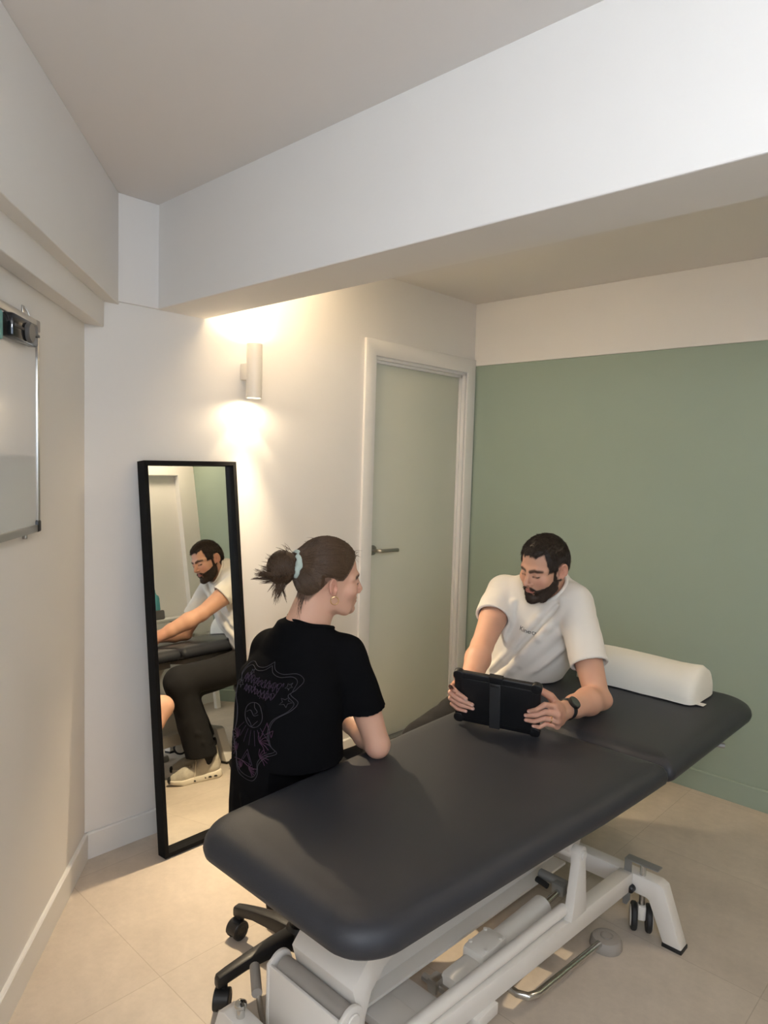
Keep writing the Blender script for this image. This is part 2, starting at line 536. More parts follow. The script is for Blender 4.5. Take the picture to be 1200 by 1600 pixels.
mbox(bk, FB - 0.002, MW - FB + 0.002, FB - 0.002, MH - FB + 0.002, -0.045, -0.036)
bk.build('backing', M['black'], mir, smooth=0)

# ------------------------------------------------------------------ whiteboard on the left wall
def lw(t, z, off=0.0):
    """point on the left wall: t metres from the corner, height z, off out of the wall"""
    return LC - LD * t + LN * off + Vector((0, 0, z))
def lbox(mb, t0, t1, z0, z1, o0, o1, bevel=0.0):
    b = bmesh.new()
    vs = [b.verts.new(lw(t, z, o)) for o in (o0, o1) for t in (t0, t1) for z in (z0, z1)]
    for f in ((0, 1, 3, 2), (4, 6, 7, 5), (0, 4, 5, 1), (2, 3, 7, 6), (0, 2, 6, 4), (1, 5, 7, 3)):
        b.faces.new([vs[i] for i in f])
    bmesh.ops.recalc_face_normals(b, faces=b.faces[:])
    if bevel:
        bmesh.ops.bevel(b, geom=b.edges[:], offset=bevel, segments=2, profile=0.5, affect='EDGES')
    mb.bm(b)
    return mb
T0, T1, WB0, WB1 = 0.520, 1.42, 1.276, 1.868
wb = thing('whiteboard', 'aluminium framed whiteboard hung on the left wall', 'whiteboard', lw(T0, WB0))
lbox(MB(), T0 + 0.01, T1 - 0.01, WB0 + 0.01, WB1 - 0.01, 0.004, 0.013).build('board_surface', M['board'], wb, smooth=0)
fw = 0.022
for t0, t1, z0, z1 in ((T0 + fw, T1, WB0, WB0 + fw), (T0 + fw, T1, WB1 - fw, WB1), (T0, T0 + fw * 0.8, WB0 + fw, WB1 - fw)):
    lbox(MB(), t0, t1, z0, z1, 0.001, 0.019, 0.003).build('frame_rail', M['aluminium'], wb)
for z0, z1 in ((WB0, WB0 + 0.034), (WB1 - 0.034, WB1)):
    c_ = MB()
    lbox(c_, T0 - 0.002, T0 + 0.026, z0, z0 + (z1 - z0) if z0 > 1.5 else z1, -0.0, 0.021, 0.005)
    c_.build('corner_cap', M['grey_plastic'] if z0 > 1.5 else M['black'], wb)
hk = MB()
lbox(hk, 0.588, 0.606, WB1 + 0.000, WB1 + 0.026, 0.0, 0.004, 0.001)
hk.tube([lw(0.597, WB1 + 0.02, 0.006), lw(0.593, WB1 + 0.012, 0.012), lw(0.591, WB1 - 0.002, 0.016)], 0.0022, 8)
hk.build('hanging_hook', M['steel'], wb)
lbox(MB(), 0.604, 0.616, WB0 - 0.012, WB0 + 0.001, 0.002, 0.012, 0.001).build('lower_clip', M['steel'], wb)
# magnetic pieces on the board
er = thing('magnetic_clip', 'glossy black magnetic clip holding to the top corner of whiteboard', 'clip', lw(0.69, 1.81, 0.014))
lbox(MB(), 0.605, 0.785, 1.782, 1.842, 0.0135, 0.044, 0.007).build('body', mat('glossy_black', (0.01, 0.01, 0.011), 0.12), er)
dk = MB()
dk.cyl(lw(0.690, 1.808, 0.044), lw(0.690, 1.808, 0.056), 0.026, n=32, bevel=0.003)
dk.build('round_disc', mat('dark_grey_disc', (0.10, 0.095, 0.09), 0.4), er)
lbox(MB(), 0.605, 0.785, 1.808, 1.815, 0.0435, 0.047, 0.001).build('ridge', M['black'], er)
lbox(MB(), 0.835, 0.900, 1.765, 1.835, 0.0135, 0.040, 0.006).build('board_eraser', M['teal'], loc=lw(0.864, 1.80, 0.0135))
tag(bpy.data.objects['board_eraser'], 'teal board eraser stuck to the whiteboard at the left picture edge', 'eraser')

# ------------------------------------------------------------------ desk by the right wall, seen in the mirror
dx0, dx1, dy0, dy1, dz = 0.20, XR + 0.06, 2.10, 3.205, 0.780
dk = thing('desk', 'white desk with a drawer by the right wall, seen in the mirror', 'desk', (0.4, 2.65, 0))
MB().box((dx0, dy0, dz - 0.018), (dx1, dy1, dz), 0.002).build('desk_top', M['trim'], dk, smooth=0)
dc = MB()
dc.box((dx0 + 0.012, dy0 + 0.01, dz - 0.15), (dx1, dy1 - 0.01, dz - 0.018))
dc.build('carcass', M['trim'], dk, smooth=0)
for y0, y1 in ((dy0 + 0.012, 2.66), (2.672, dy1 - 0.012)):
    d_ = MB()
    nh = 2.905 if y1 > 2.8 else (y0 + y1) / 2
    d_.prism([(dx0 + 0.011, y, z) for y, z in ((y0, dz - 0.145), (y1, dz - 0.145), (y1, dz - 0.024), (nh + 0.13, dz - 0.024), (nh + 0.10, dz - 0.045), (nh - 0.06, dz - 0.045), (nh - 0.10, dz - 0.024), (y0, dz - 0.024))], (-0.012, 0, 0))
    dr = d_.build('drawer', M['trim'], dk, smooth=0)
    MB().box((dx0 + 0.010, nh - 0.10, dz - 0.046), (dx0 + 0.012, nh + 0.13, dz - 0.022)).build('handle_cutout', M['black'], dr, smooth=0)
for x, y in ((dx0 + 0.045, dy1 - 0.03), (dx0 + 0.045, dy0 + 0.03), (dx1 - 0.05, dy1 - 0.03), (dx1 - 0.05, dy0 + 0.03)):
    MB().box((x - 0.02, y - 0.02, 0), (x + 0.02, y + 0.02, dz - 0.15), 0.003).build('leg', M['trim'], dk, smooth=0)
gb = MB().box((0.30, 2.63, dz + 0.0005), (0.44, 2.825, dz + 0.075), 0.012).build('storage_box', M['greybox'], loc=(0.37, 2.70, dz))
tag(gb, 'low grey box on the white desk, seen in the mirror', 'box')
bo = thing('pump_bottle', 'turquoise pump bottle on the grey box, seen in the mirror', 'bottle', (0.37, 2.785, dz + 0.076))
z0 = dz + 0.0755
MB().lathe((0.37, 2.785, z0), (0, 0, 1), [(0, 0), (0.032, 0), (0.036, 0.004), (0.036, 0.095), (0.030, 0.115), (0.014, 0.128), (0.014, 0.140), (0, 0.140)], 28).build('body', M['turq'], bo)
pm = MB().cyl((0.37, 2.785, z0 + 0.140), (0.37, 2.785, z0 + 0.165), 0.010, n=16)
pm.tube([(0.37, 2.785, z0 + 0.163), (0.37, 2.785, z0 + 0.178), (0.362, 2.772, z0 + 0.183), (0.345, 2.745, z0 + 0.180)], 0.006, 10)
pm.build('pump', M['turq'], bo)

# ------------------------------------------------------------------ treatment couch
CX0, CX1, CY0_, CYF, CY1_, CT = -1.428, -0.712, 0.812, 1.965, 2.800, 0.682
CXM = (CX0 + CX1) / 2
couch = thing('treatment_couch', 'dark grey padded treatment couch on a white hydraulic frame', 'treatment couch', (CXM, 1.55, 0))
PROF = [(0.045, -0.070), (0.018, -0.068), (0.004, -0.056), (0.0, -0.042), (0.003, -0.027), (0.011, -0.015), (0.024, -0.007), (0.042, -0.0025), (0.075, -0.0005), (0.16, 0.0)]
def densify(ring, step=0.06):
    out = []
    for a, b in zip(ring, ring[1:] + ring[:1]):
        k = 12 if (b - a).length > 0.2 else 1
        out += [a.lerp(b, q / k) for q in range(k)]
    return out
def pad(name, x0, x1, y0, y1, rs, zt, tilt=0.0, hinge=None):
    rings = []
    for ins, dz_ in PROF:
        ring = densify(rrect(x0, x1, y0, y1, *rs, ins, zt + dz_))
        if hinge is None:          # the foot end tapers
            ring = [Vector((CXM + (p.x - CXM) * float(np.interp(p.y, [0.80, 0.90, 1.15, 1.40, 1.60, 1.80, 1.965], [0.765, 0.795, 0.842, 0.888, 0.936, 0.966, 0.985])), p.y, p.z)) for p in ring]
        if tilt:
            ring = [Vector((p.x, p.y, p.z + (p.y - hinge) * math.tan(tilt))) for p in ring]
        rings.append(ring)
    return MB().rings(rings).build(name, M['pad'], couch, smooth=60)
pad('main_cushion', CX0, CX1, CY0_, CYF, (0.105, 0.105, 0.022, 0.022), CT)
pad('head_cushion', CX0, CX1, CYF + 0.002, CY1_, (0.022, 0.022, 0.13, 0.13), CT, math.radians(-0.3), CYF)
W_ = M['white_metal']
# metal sub frames under the cushions
MB().box((CX0 + 0.125, CY0_ + 0.16, CT - 0.112), (CX1 - 0.125, CYF - 0.01, CT - 0.0695), 0.004).build('cushion_frame', M['grey_plastic'], couch)
MB().box((CX0 + 0.06, CYF + 0.03, CT - 0.10), (CX1 - 0.06, CY1_ - 0.16, CT - 0.0735), 0.004).build('head_frame', M['grey_plastic'], couch)
lv = MB().tube([(-0.80, 2.42, CT - 0.085), (-0.765, 2.435, CT - 0.088)], 0.005, 10)
lv.build('release_rod', M['chrome'], couch)
MB().tube([(-0.768, 2.434, CT - 0.088), (-0.726, 2.452, CT - 0.090)], [0.0095, 0.0085], 14).build('release_lever', M['lever_grey'], couch)
# base: two long rails, two cross feet
YN, YF_ = 0.925, 2.195
RZ0, RZ1 = 0.138, 0.198
def rail(sg):
    # slightly converging rails; sg = +1 right, -1 left
    def X(y, inner):
        o = 0.177 - 0.058 * (2.13 - y) - (0.046 if inner else 0.0)
        return -1.072 + sg * o
    ya, yb = YN + 0.024, YF_ - 0.024
    pts = [(X(ya, 1), ya), (X(ya, 0), ya), (X(yb, 0), yb), (X(yb, 1), yb)]
    MB().prism([(x, y, RZ0) for x, y in pts], (0, 0, RZ1 - RZ0), bevel=0.005).build('base_rail', W_, couch)
rail(1)
rail(-1)
def foot_frame(y):
    w = 0.050
    half = [(0.342, 0.012), (0.283, 0.012), (0.232, 0.128), (0.222, 0.132)]
    top = [(0.258, 0.1945), (0.278, 0.186)]
    pts = [(-1.072 - x, z) for x, z in half] + [(-1.072 + x, z) for x, z in half[::-1]] + [(-1.072 + x, z) for x, z in top[::-1]] + [(-1.072 - x, z) for x, z in top]
    o = MB().prism([(x, y - w / 2, z) for x, z in pts], (0, w, 0), bevel=0.004).build('foot_frame', W_, couch)
    for sg in (-1, 1):
        x0, x1 = sorted((-1.072 + sg * 0.281, -1.072 + sg * 0.344))
        MB().box((x0, y - w / 2 - 0.001, 0.0), (x1, y + w / 2 + 0.001, 0.013), 0.002).build('foot_pad', M['rubber'], o)
    return o
foot_frame(YF_)
foot_frame(YN)
# castors beside the feet
def castor(x, y, rot=0.0):
    q = Matrix.Rotation(rot, 3, 'Z')
    def P(a, b, c):
        v = q @ Vector((a, b, 0)); return (x + v.x, y + v.y, c)
    fk = MB()
    fk.cyl(P(0, 0, 0.085), P(0, 0, 0.135), 0.010, n=16)
    fk.build('castor_stem', M['steel'], couch)
    f = MB()
    f.box((x - 0.013, y - 0.02, 0.040), (x + 0.013, y + 0.02, 0.088), 0.006, rot=q.to_4x4(), pivot=(x, y, 0))
    o = f.build('castor', M['white_plastic'], couch)
    for s in (-1, 1):
        MB().lathe(P(s * 0.014, 0, 0.044), q @ Vector((s, 0, 0)), [(0, 0), (0.040, 0), (0.044, 0.004), (0.044, 0.014), (0.040, 0.018), (0.033, 0.0185), (0, 0.0185)], 32).build('wheel', M['rubber'], o)
        MB().lathe(P(s * 0.0325, 0, 0.044), q @ Vector((s, 0, 0)), [(0.032, 0.0), (0.030, 0.003), (0.010, 0.0045), (0, 0.0045)], 28).build('wheel_cover', M['white_plastic'], o)
castor(-0.872, 2.200, math.radians(28))
castor(-1.272, 2.200, math.radians(-30))
castor(-1.245, 0.850, math.radians(15))
castor(-0.90, 0.850, math.radians(15))
# castor lift plate and lever at the far right foot
lp = MB()
lp.prism([(-0.922, YF_ - 0.031, 0.236), (-0.898, YF_ - 0.031, 0.236), (-0.898, YF_ - 0.031, 0.105), (-0.908, YF_ - 0.031, 0.085), (-0.922, YF_ - 0.031, 0.085)], (0, 0.004, 0))
lp.box((-0.922, YF_ - 0.031, 0.234), (-0.812, YF_ + 0.004, 0.2385), 0.001)
lp.build('lift_plate', M['lever_grey'], couch)
MB().cyl((-0.868, YF_ - 0.010, 0.1945), (-0.868, YF_ - 0.010, 0.2335), 0.010, n=16).build('lift_spindle', M['chrome'], couch)
MB().cyl((-0.892, YF_ - 0.026, 0.150), (-0.892, YF_ - 0.052, 0.150), 0.012, n=18, bevel=0.004).build('black_knob', M['black'], couch)
# near end: bolt on the foot, small pedal
bt = MB()
bt.cyl((-1.290, YN - 0.002, 0.194), (-1.290, YN - 0.002, 0.216), 0.010, n=18)
bt.lathe((-1.290, YN - 0.002, 0.216), (0, 0, 1), [(0, 0), (0.011, 0), (0.015, 0.006), (0.014, 0.012), (0.008, 0.017), (0, 0.018)], 24)
bt.build('levelling_bolt', M['chrome'], couch)
pd = MB().tube([(-1.27, 0.985, 0.12), (-1.295, 0.985, 0.17), (-1.300, 0.982, 0.208), (-1.304, 0.985, 0.218)], 0.007, 10)
o = pd.build('castor_pedal', M['steel'], couch)
MB().tube([(-1.298, 0.975, 0.218), (-1.372, 1.022, 0.222)], 0.013, 12).build('pedal_grip', M['grey_plastic'], o)
# near lifting block: front cover with a trough, pivot tube, lift arm
bx0, bx1, by0 = -1.268, -1.022, 0.985
cv = MB()
side = [(by0, 0.09), (by0, 0.302), (by0 + 0.008, 0.302), (by0 + 0.012, 0.272), (by0 + 0.030, 0.262), (by0 + 0.050, 0.262), (by0 + 0.050, 0.10)]
cv.prism([(bx0, y, z) for y, z in side], (bx1 - bx0, 0, 0), bevel=0.002)
cv.build('lift_cover', W_, couch)
pv = MB()
pv.cyl((bx0 + 0.012, by0 + 0.036, 0.288), (bx1 - 0.004, by0 + 0.036, 0.288), 0.0245, n=32, bevel=0.003)
pv.build('pivot_tube', M['grey_plastic'], couch)  # grey colour carries the shade of the trough on the tube
for x0 in (bx0 - 0.006, bx1 - 0.004):
    e = MB()
    pts = [(by0 - 0.002, 0.10), (by0 + 0.072, 0.10), (by0 + 0.070, 0.290)] + [(by0 + 0.036 + 0.033 * math.cos(a), 0.288 + 0.033 * math.sin(a)) for a in np.linspace(0.2, math.pi - 0.75, 10)] + [(by0 - 0.002, 0.302)]
    e.prism([(x0, y, z) for y, z in pts], (0.010, 0, 0), bevel=0.002)
    e.build('lift_side_plate', W_, couch)
MB().cyl((bx1 + 0.006, by0 + 0.036, 0.288), (bx1 + 0.012, by0 + 0.036, 0.288), 0.018, n=22, bevel=0.002).build('pivot_cap', W_, couch)
arm = MB()
apts = [(1.050, 0.280), (1.030, 0.345), (1.095, 0.415), (1.27, 0.570), (1.50, 0.570), (1.34, 0.460), (1.22, 0.392), (1.130, 0.350), (1.090, 0.312), (1.072, 0.260), (1.068, 0.12), (1.050, 0.12)]
arm.prism([(bx0 + 0.03, y, z) for y, z in apts], (bx1 - bx0 - 0.035, 0, 0), bevel=0.002)
arm.build('lift_arm', W_, couch)
MB().box((-0.910, 0.878, 0.570), (-0.880, 0.908, 0.6135), 0.003).build('stop_block', W_, couch)
# parallel link (channel), round link bar
ch = MB()
chx = [(1.10, -1.150), (2.06, -1.128)]
ch.prism([(-1.150, 1.10, 0.196), (-1.143, 1.10, 0.196), (-1.121, 2.06, 0.196), (-1.128, 2.06, 0.196)], (0, 0, 0.15))
ch.prism([(-1.150, 1.10, 0.192), (-1.103, 1.10, 0.192), (-1.076, 2.06, 0.192), (-1.128, 2.06, 0.192)], (0, 0, 0.008))
ch.build('link_channel', W_, couch)
def on_ch(y, z, w, h, round_=False):
    x = float(np.interp(y, [1.10, 2.06], [-1.143, -1.121]))
    if round_:
        return MB().cyl((x - 0.0005, y, z), (x + 0.001, y, z), w, n=12).build('channel_hole', M['black'], couch)
    return MB().box((x - 0.0005, y - w, z - h), (x + 0.0012, y + w, z + h)).build('channel_slot', M['black'], couch)
on_ch(1.58, 0.252, 0.002, 0.018)
on_ch(1.66, 0.245, 0.004, 0, True)
on_ch(1.84, 0.250, 0.004, 0, True)
MB().cyl((-0.968, 1.07, 0.222), (-0.940, 1.80, 0.222), 0.0165, n=20).build('link_tube', W_, couch)
# far pivot: two tapered brackets, cross tube, upper arm
for x0 in (-0.935, -1.237):
    pts = [(1.790, 0.196), (1.880, 0.196), (1.862, 0.35)] + [(1.840 + 0.022 * math.cos(a), 0.385 + 0.022 * math.sin(a)) for a in np.linspace(0, math.pi, 9)] + [(1.818, 0.35)]
    b_ = MB().prism([(x0, y, z) for y, z in pts], (0.028, 0, 0), bevel=0.003)
    b_.build('pivot_bracket', W_, couch)
    MB().cyl((x0 + 0.028, 1.840, 0.382), (x0 + 0.034, 1.840, 0.382), 0.014, n=20, bevel=0.002).build('bracket_cap', W_, couch)
MB().cyl((-1.21, 1.840, 0.382), (-0.925, 1.840, 0.382), 0.021, n=24).build('cross_tube', W_, couch)
ua = MB()
ua.prism([(-1.195, y, z) for y, z in ((1.828, 0.365), (1.862, 0.365), (1.905, 0.44), (1.985, 0.5745), (1.70, 0.5745), (1.79, 0.45))], (0.258, 0, 0), bevel=0.003)
ua.build('upper_arm', W_, couch)
# actuator
ax = -1.012
zs_ = -0.045
ac = MB()
ac.cyl((ax, 1.53, 0.187), (ax + 0.006, 1.80, 0.202), 0.036, 0.032, n=28, bevel=0.006)
ac.box((ax - 0.036, 1.455, 0.150), (ax + 0.034, 1.570, 0.232), 0.011)
ac.box((ax - 0.030, 1.355, 0.152), (ax + 0.029, 1.48, 0.212), 0.013)
for yy in (1.480, 1.548):
    ac.cyl((ax + 0.024, yy, 0.230), (ax + 0.024, yy, 0.236), 0.0055, n=12)
    ac.cyl((ax - 0.026, yy, 0.230), (ax - 0.026, yy, 0.236), 0.0055, n=12)
act = ac.build('actuator', M['white_plastic'], couch)
MB().cyl((ax + 0.006, 1.795, 0.202), (ax + 0.008, 1.895, 0.208), 0.009, n=16).build('piston_rod', M['chrome'], act)
jt = MB()
jt.cyl((ax - 0.075, 1.915, 0.218), (ax + 0.072, 1.915, 0.218), 0.015, n=20, bevel=0.002)
jt.box((ax - 0.016, 1.880, 0.194), (ax + 0.026, 1.922, 0.230), 0.008)
jt.build('piston_joint', M['lever_grey'], couch)
MB().cyl((ax - 0.030, 1.885, 0.208), (ax - 0.072, 1.892, 0.210), 0.009, n=12).build('cable_plug', M['rubber'], couch)
rb = MB()
rb.cyl((ax - 0.075, 1.348, 0.178), (ax + 0.035, 1.348, 0.178), 0.010, n=16)
rb.box((ax - 0.050, 1.328, 0.162), (ax - 0.018, 1.368, 0.202), 0.008)
rb.build('rear_joint', M['steel'], couch)
cp = MB()
cp.box((-1.19, 1.165, 0.142), (-0.965, 1.255, 0.168), 0.004)
cp.box((-1.19, 1.255, 0.138), (-0.965, 1.345, 0.150), 0.004)
cp.build('cross_plate', W_, couch)
MB().box((-0.960, 1.365, 0.108), (-0.926, 1.455, 0.139), 0.003).build('rail_block', W_, couch)
# foot switch bar and pad
fb = MB()
yb0, yb1 = 1.64, 2.045
arc = [(-0.992 + 0.04 * (1 - math.cos(a)), 1.69 - 0.04 * math.sin(a) * 1.0, 0.055) for a in np.linspace(math.pi / 2, 0, 7)]
fb.tube([(-1.10, 1.600, 0.14), (-1.06, 1.602, 0.09), (-1.03, 1.604, 0.062), (-0.965, 1.608, 0.055), (-0.938, 1.622, 0.054), (-0.928, 1.655, 0.050), (-0.916, 1.995, 0.030)], 0.0105, 16)
fb.build('foot_switch_bar', M['chrome'], couch)
fs = MB()
fs.lathe((-0.914, 2.040, 0.0), (0, 0, 1), [(0, 0.0), (0.048, 0.0), (0.050, 0.005), (0.048, 0.024), (0.042, 0.033), (0.030, 0.037), (0.0205, 0.0365), (0.0195, 0.0345), (0.0175, 0.0345), (0.0165, 0.038), (0.010, 0.039), (0, 0.039)], 40)
fs.build('foot_switch', M['grey_plastic'], couch)

# half-round bolster pillow on the head cushion
bo_y0, bo_y1, bo_x0, bo_x1 = 2.492, 2.718, -1.31, -0.845
pil = MB()
rings = []
prof = []
n_ = 26
W2, Hh = 0.113, 0.116
def bolster_section(s, t):
    """closed half-round section scaled by s"""
    out = []
    for k in range(n_):
        a = math.pi * k / (n_ - 1)
        ca, sa = math.cos(a), math.sin(a)
        out.append((W2 * s * (abs(ca) ** 0.9) * (1 if ca > 0 else -1), Hh * (0.5 + 0.5 * s) * sa ** 0.82 * (0.25 + 0.75 * s) if s < 1 else Hh * sa ** 0.82))
    for k in range(1, 8):
        out.append((-W2 * s + 2 * W2 * s * k / 8, 0.0))
    return out
xs_ = [(0.0, 0.55), (0.004, 0.80), (0.012, 0.94), (0.028, 1.0)] + [(x, 1.0) for x in np.linspace(0.06, 0.402, 9)] + [(0.434, 1.0), (0.450, 0.94), (0.458, 0.80), (0.462, 0.55)]
rnd = random.Random(5)
ym = (bo_y0 + bo_y1) / 2
for x, s in xs_:
    sec = bolster_section(s, x)
    sag = 0.004 * math.sin(x * 14)
    rings.append([Vector((bo_x0 + x, ym + y + 0.002 * math.sin(x * 40 + z * 30), CT + 0.002 + z * (1 + sag * 4) + (0.0012 * math.sin(x * 130 + y * 60) if z > 0.02 else 0))) for y, z in sec])
bol = pil.rings(rings).build('bolster_pillow', M['pillow'], smooth=60, loc=(-1.1, ym, CT))
tag(bol, 'cream half-round bolster pillow on the head end of couch', 'pillow')
tg = MB().box((-0.868, bo_y0 + 0.03, CT + 0.0015), (-0.825, bo_y0 + 0.062, CT + 0.0028))
tg.build('care_label', mat('care_label_white', (0.75, 0.72, 0.68), 0.7), bol, smooth=0)

# ------------------------------------------------------------------ signed-distance sculpting
f32 = np.float32
def A3(p):
    return np.array(p, dtype=float)
def smin(a, b, k):
    h = np.clip(0.5 + 0.5 * (b - a) / k, 0, 1)
    return b + (a - b) * h - k * h * (1 - h)
def smax(a, b, k):
    return -smin(-a, -b, k)
def ssub(a, b, k):
    return smax(a, -b, k)
def sph(P, c, r):
    return np.sqrt((P[0] - c[0]) ** 2 + (P[1] - c[1]) ** 2 + (P[2] - c[2]) ** 2) - r
def ell(P, c, r, R=None):
    x, y, z = P[0] - c[0], P[1] - c[1], P[2] - c[2]
    if R is not None:
        x, y, z = R[0][0] * x + R[0][1] * y + R[0][2] * z, R[1][0] * x + R[1][1] * y + R[1][2] * z, R[2][0] * x + R[2][1] * y + R[2][2] * z
    a, b, c_ = x / r[0], y / r[1], z / r[2]
    k0 = np.sqrt(a * a + b * b + c_ * c_) + 1e-9
    k1 = np.sqrt((a / r[0]) ** 2 + (b / r[1]) ** 2 + (c_ / r[2]) ** 2) + 1e-9
    return k0 * (k0 - 1) / k1
def cone(P, p0, p1, r0, r1=None):
    r1 = r0 if r1 is None else r1
    b = [p1[i] - p0[i] for i in range(3)]
    bb = sum(c * c for c in b) + 1e-12
    x, y, z = P[0] - p0[0], P[1] - p0[1], P[2] - p0[2]
    h = np.clip((x * b[0] + y * b[1] + z * b[2]) / bb, 0, 1)
    return np.sqrt((x - h * b[0]) ** 2 + (y - h * b[1]) ** 2 + (z - h * b[2]) ** 2) - (r0 + (r1 - r0) * h)
def chain(P, pts, rs, k=0.0):
    d = None
    for i in range(len(pts) - 1):
        e = cone(P, pts[i], pts[i + 1], rs[i], rs[i + 1])
        d = e if d is None else (np.minimum(d, e) if k == 0 else smin(d, e, k))
    return d
def plane(P, p, n):
    n = A3(n) / np.linalg.norm(n)
    return (P[0] - p[0]) * n[0] + (P[1] - p[1]) * n[1] + (P[2] - p[2]) * n[2]
def segdist(P, p0, p1):
    return cone(P, p0, p1, 0.0, 0.0)
def fold(P, p0, p1, w, amp):
    """a soft ridge (amp > 0) or groove (amp < 0) along a segment"""
    return -amp * np.exp(-(segdist(P, p0, p1) / w) ** 2)
def wob(P, s, seed=0):
    r = np.random.RandomState(seed)
    t = 0
    for i in range(4):
        a = r.uniform(-1, 1, 3) * s
        t = t + np.sin(P[0] * a[0] + P[1] * a[1] + P[2] * a[2] + r.uniform(0, 6.3))
    return t / 4
class Frame:
    """local frame: x right of the body's own right-hand side, y forward, z up"""
    def __init__(self, o, yaw, pitch, roll, s=1.0):
        f0 = A3((math.sin(yaw), math.cos(yaw), 0)); r = A3((math.cos(yaw), -math.sin(yaw), 0)); u = A3((0, 0, 1))
        f1 = math.cos(pitch) * f0 - math.sin(pitch) * u
        u1 = np.cross(r, f1)
        self.r = math.cos(roll) * r + math.sin(roll) * u1
        self.u = -math.sin(roll) * r + math.cos(roll) * u1
        self.f = f1
        self.o = A3(o); self.s = s
    def L(self, P):
        x, y, z = P[0] - self.o[0], P[1] - self.o[1], P[2] - self.o[2]
        return [(x * a[0] + y * a[1] + z * a[2]) / self.s for a in (self.r, self.f, self.u)]
    def W(self, l):
        return self.o + self.s * (self.r * l[0] + self.f * l[1] + self.u * l[2])
    def Wd(self, l):
        return self.r * l[0] + self.f * l[1] + self.u * l[2]

def axis(lo, hi, zones, hc):
    out = [lo]
    while out[-1] < hi:
        x = out[-1]
        h = hc
        for a, b, hf in zones:
            if a - hc <= x <= b:
                h = min(h, hf)
        out.append(x + h)
    return np.array(out, dtype=f32)

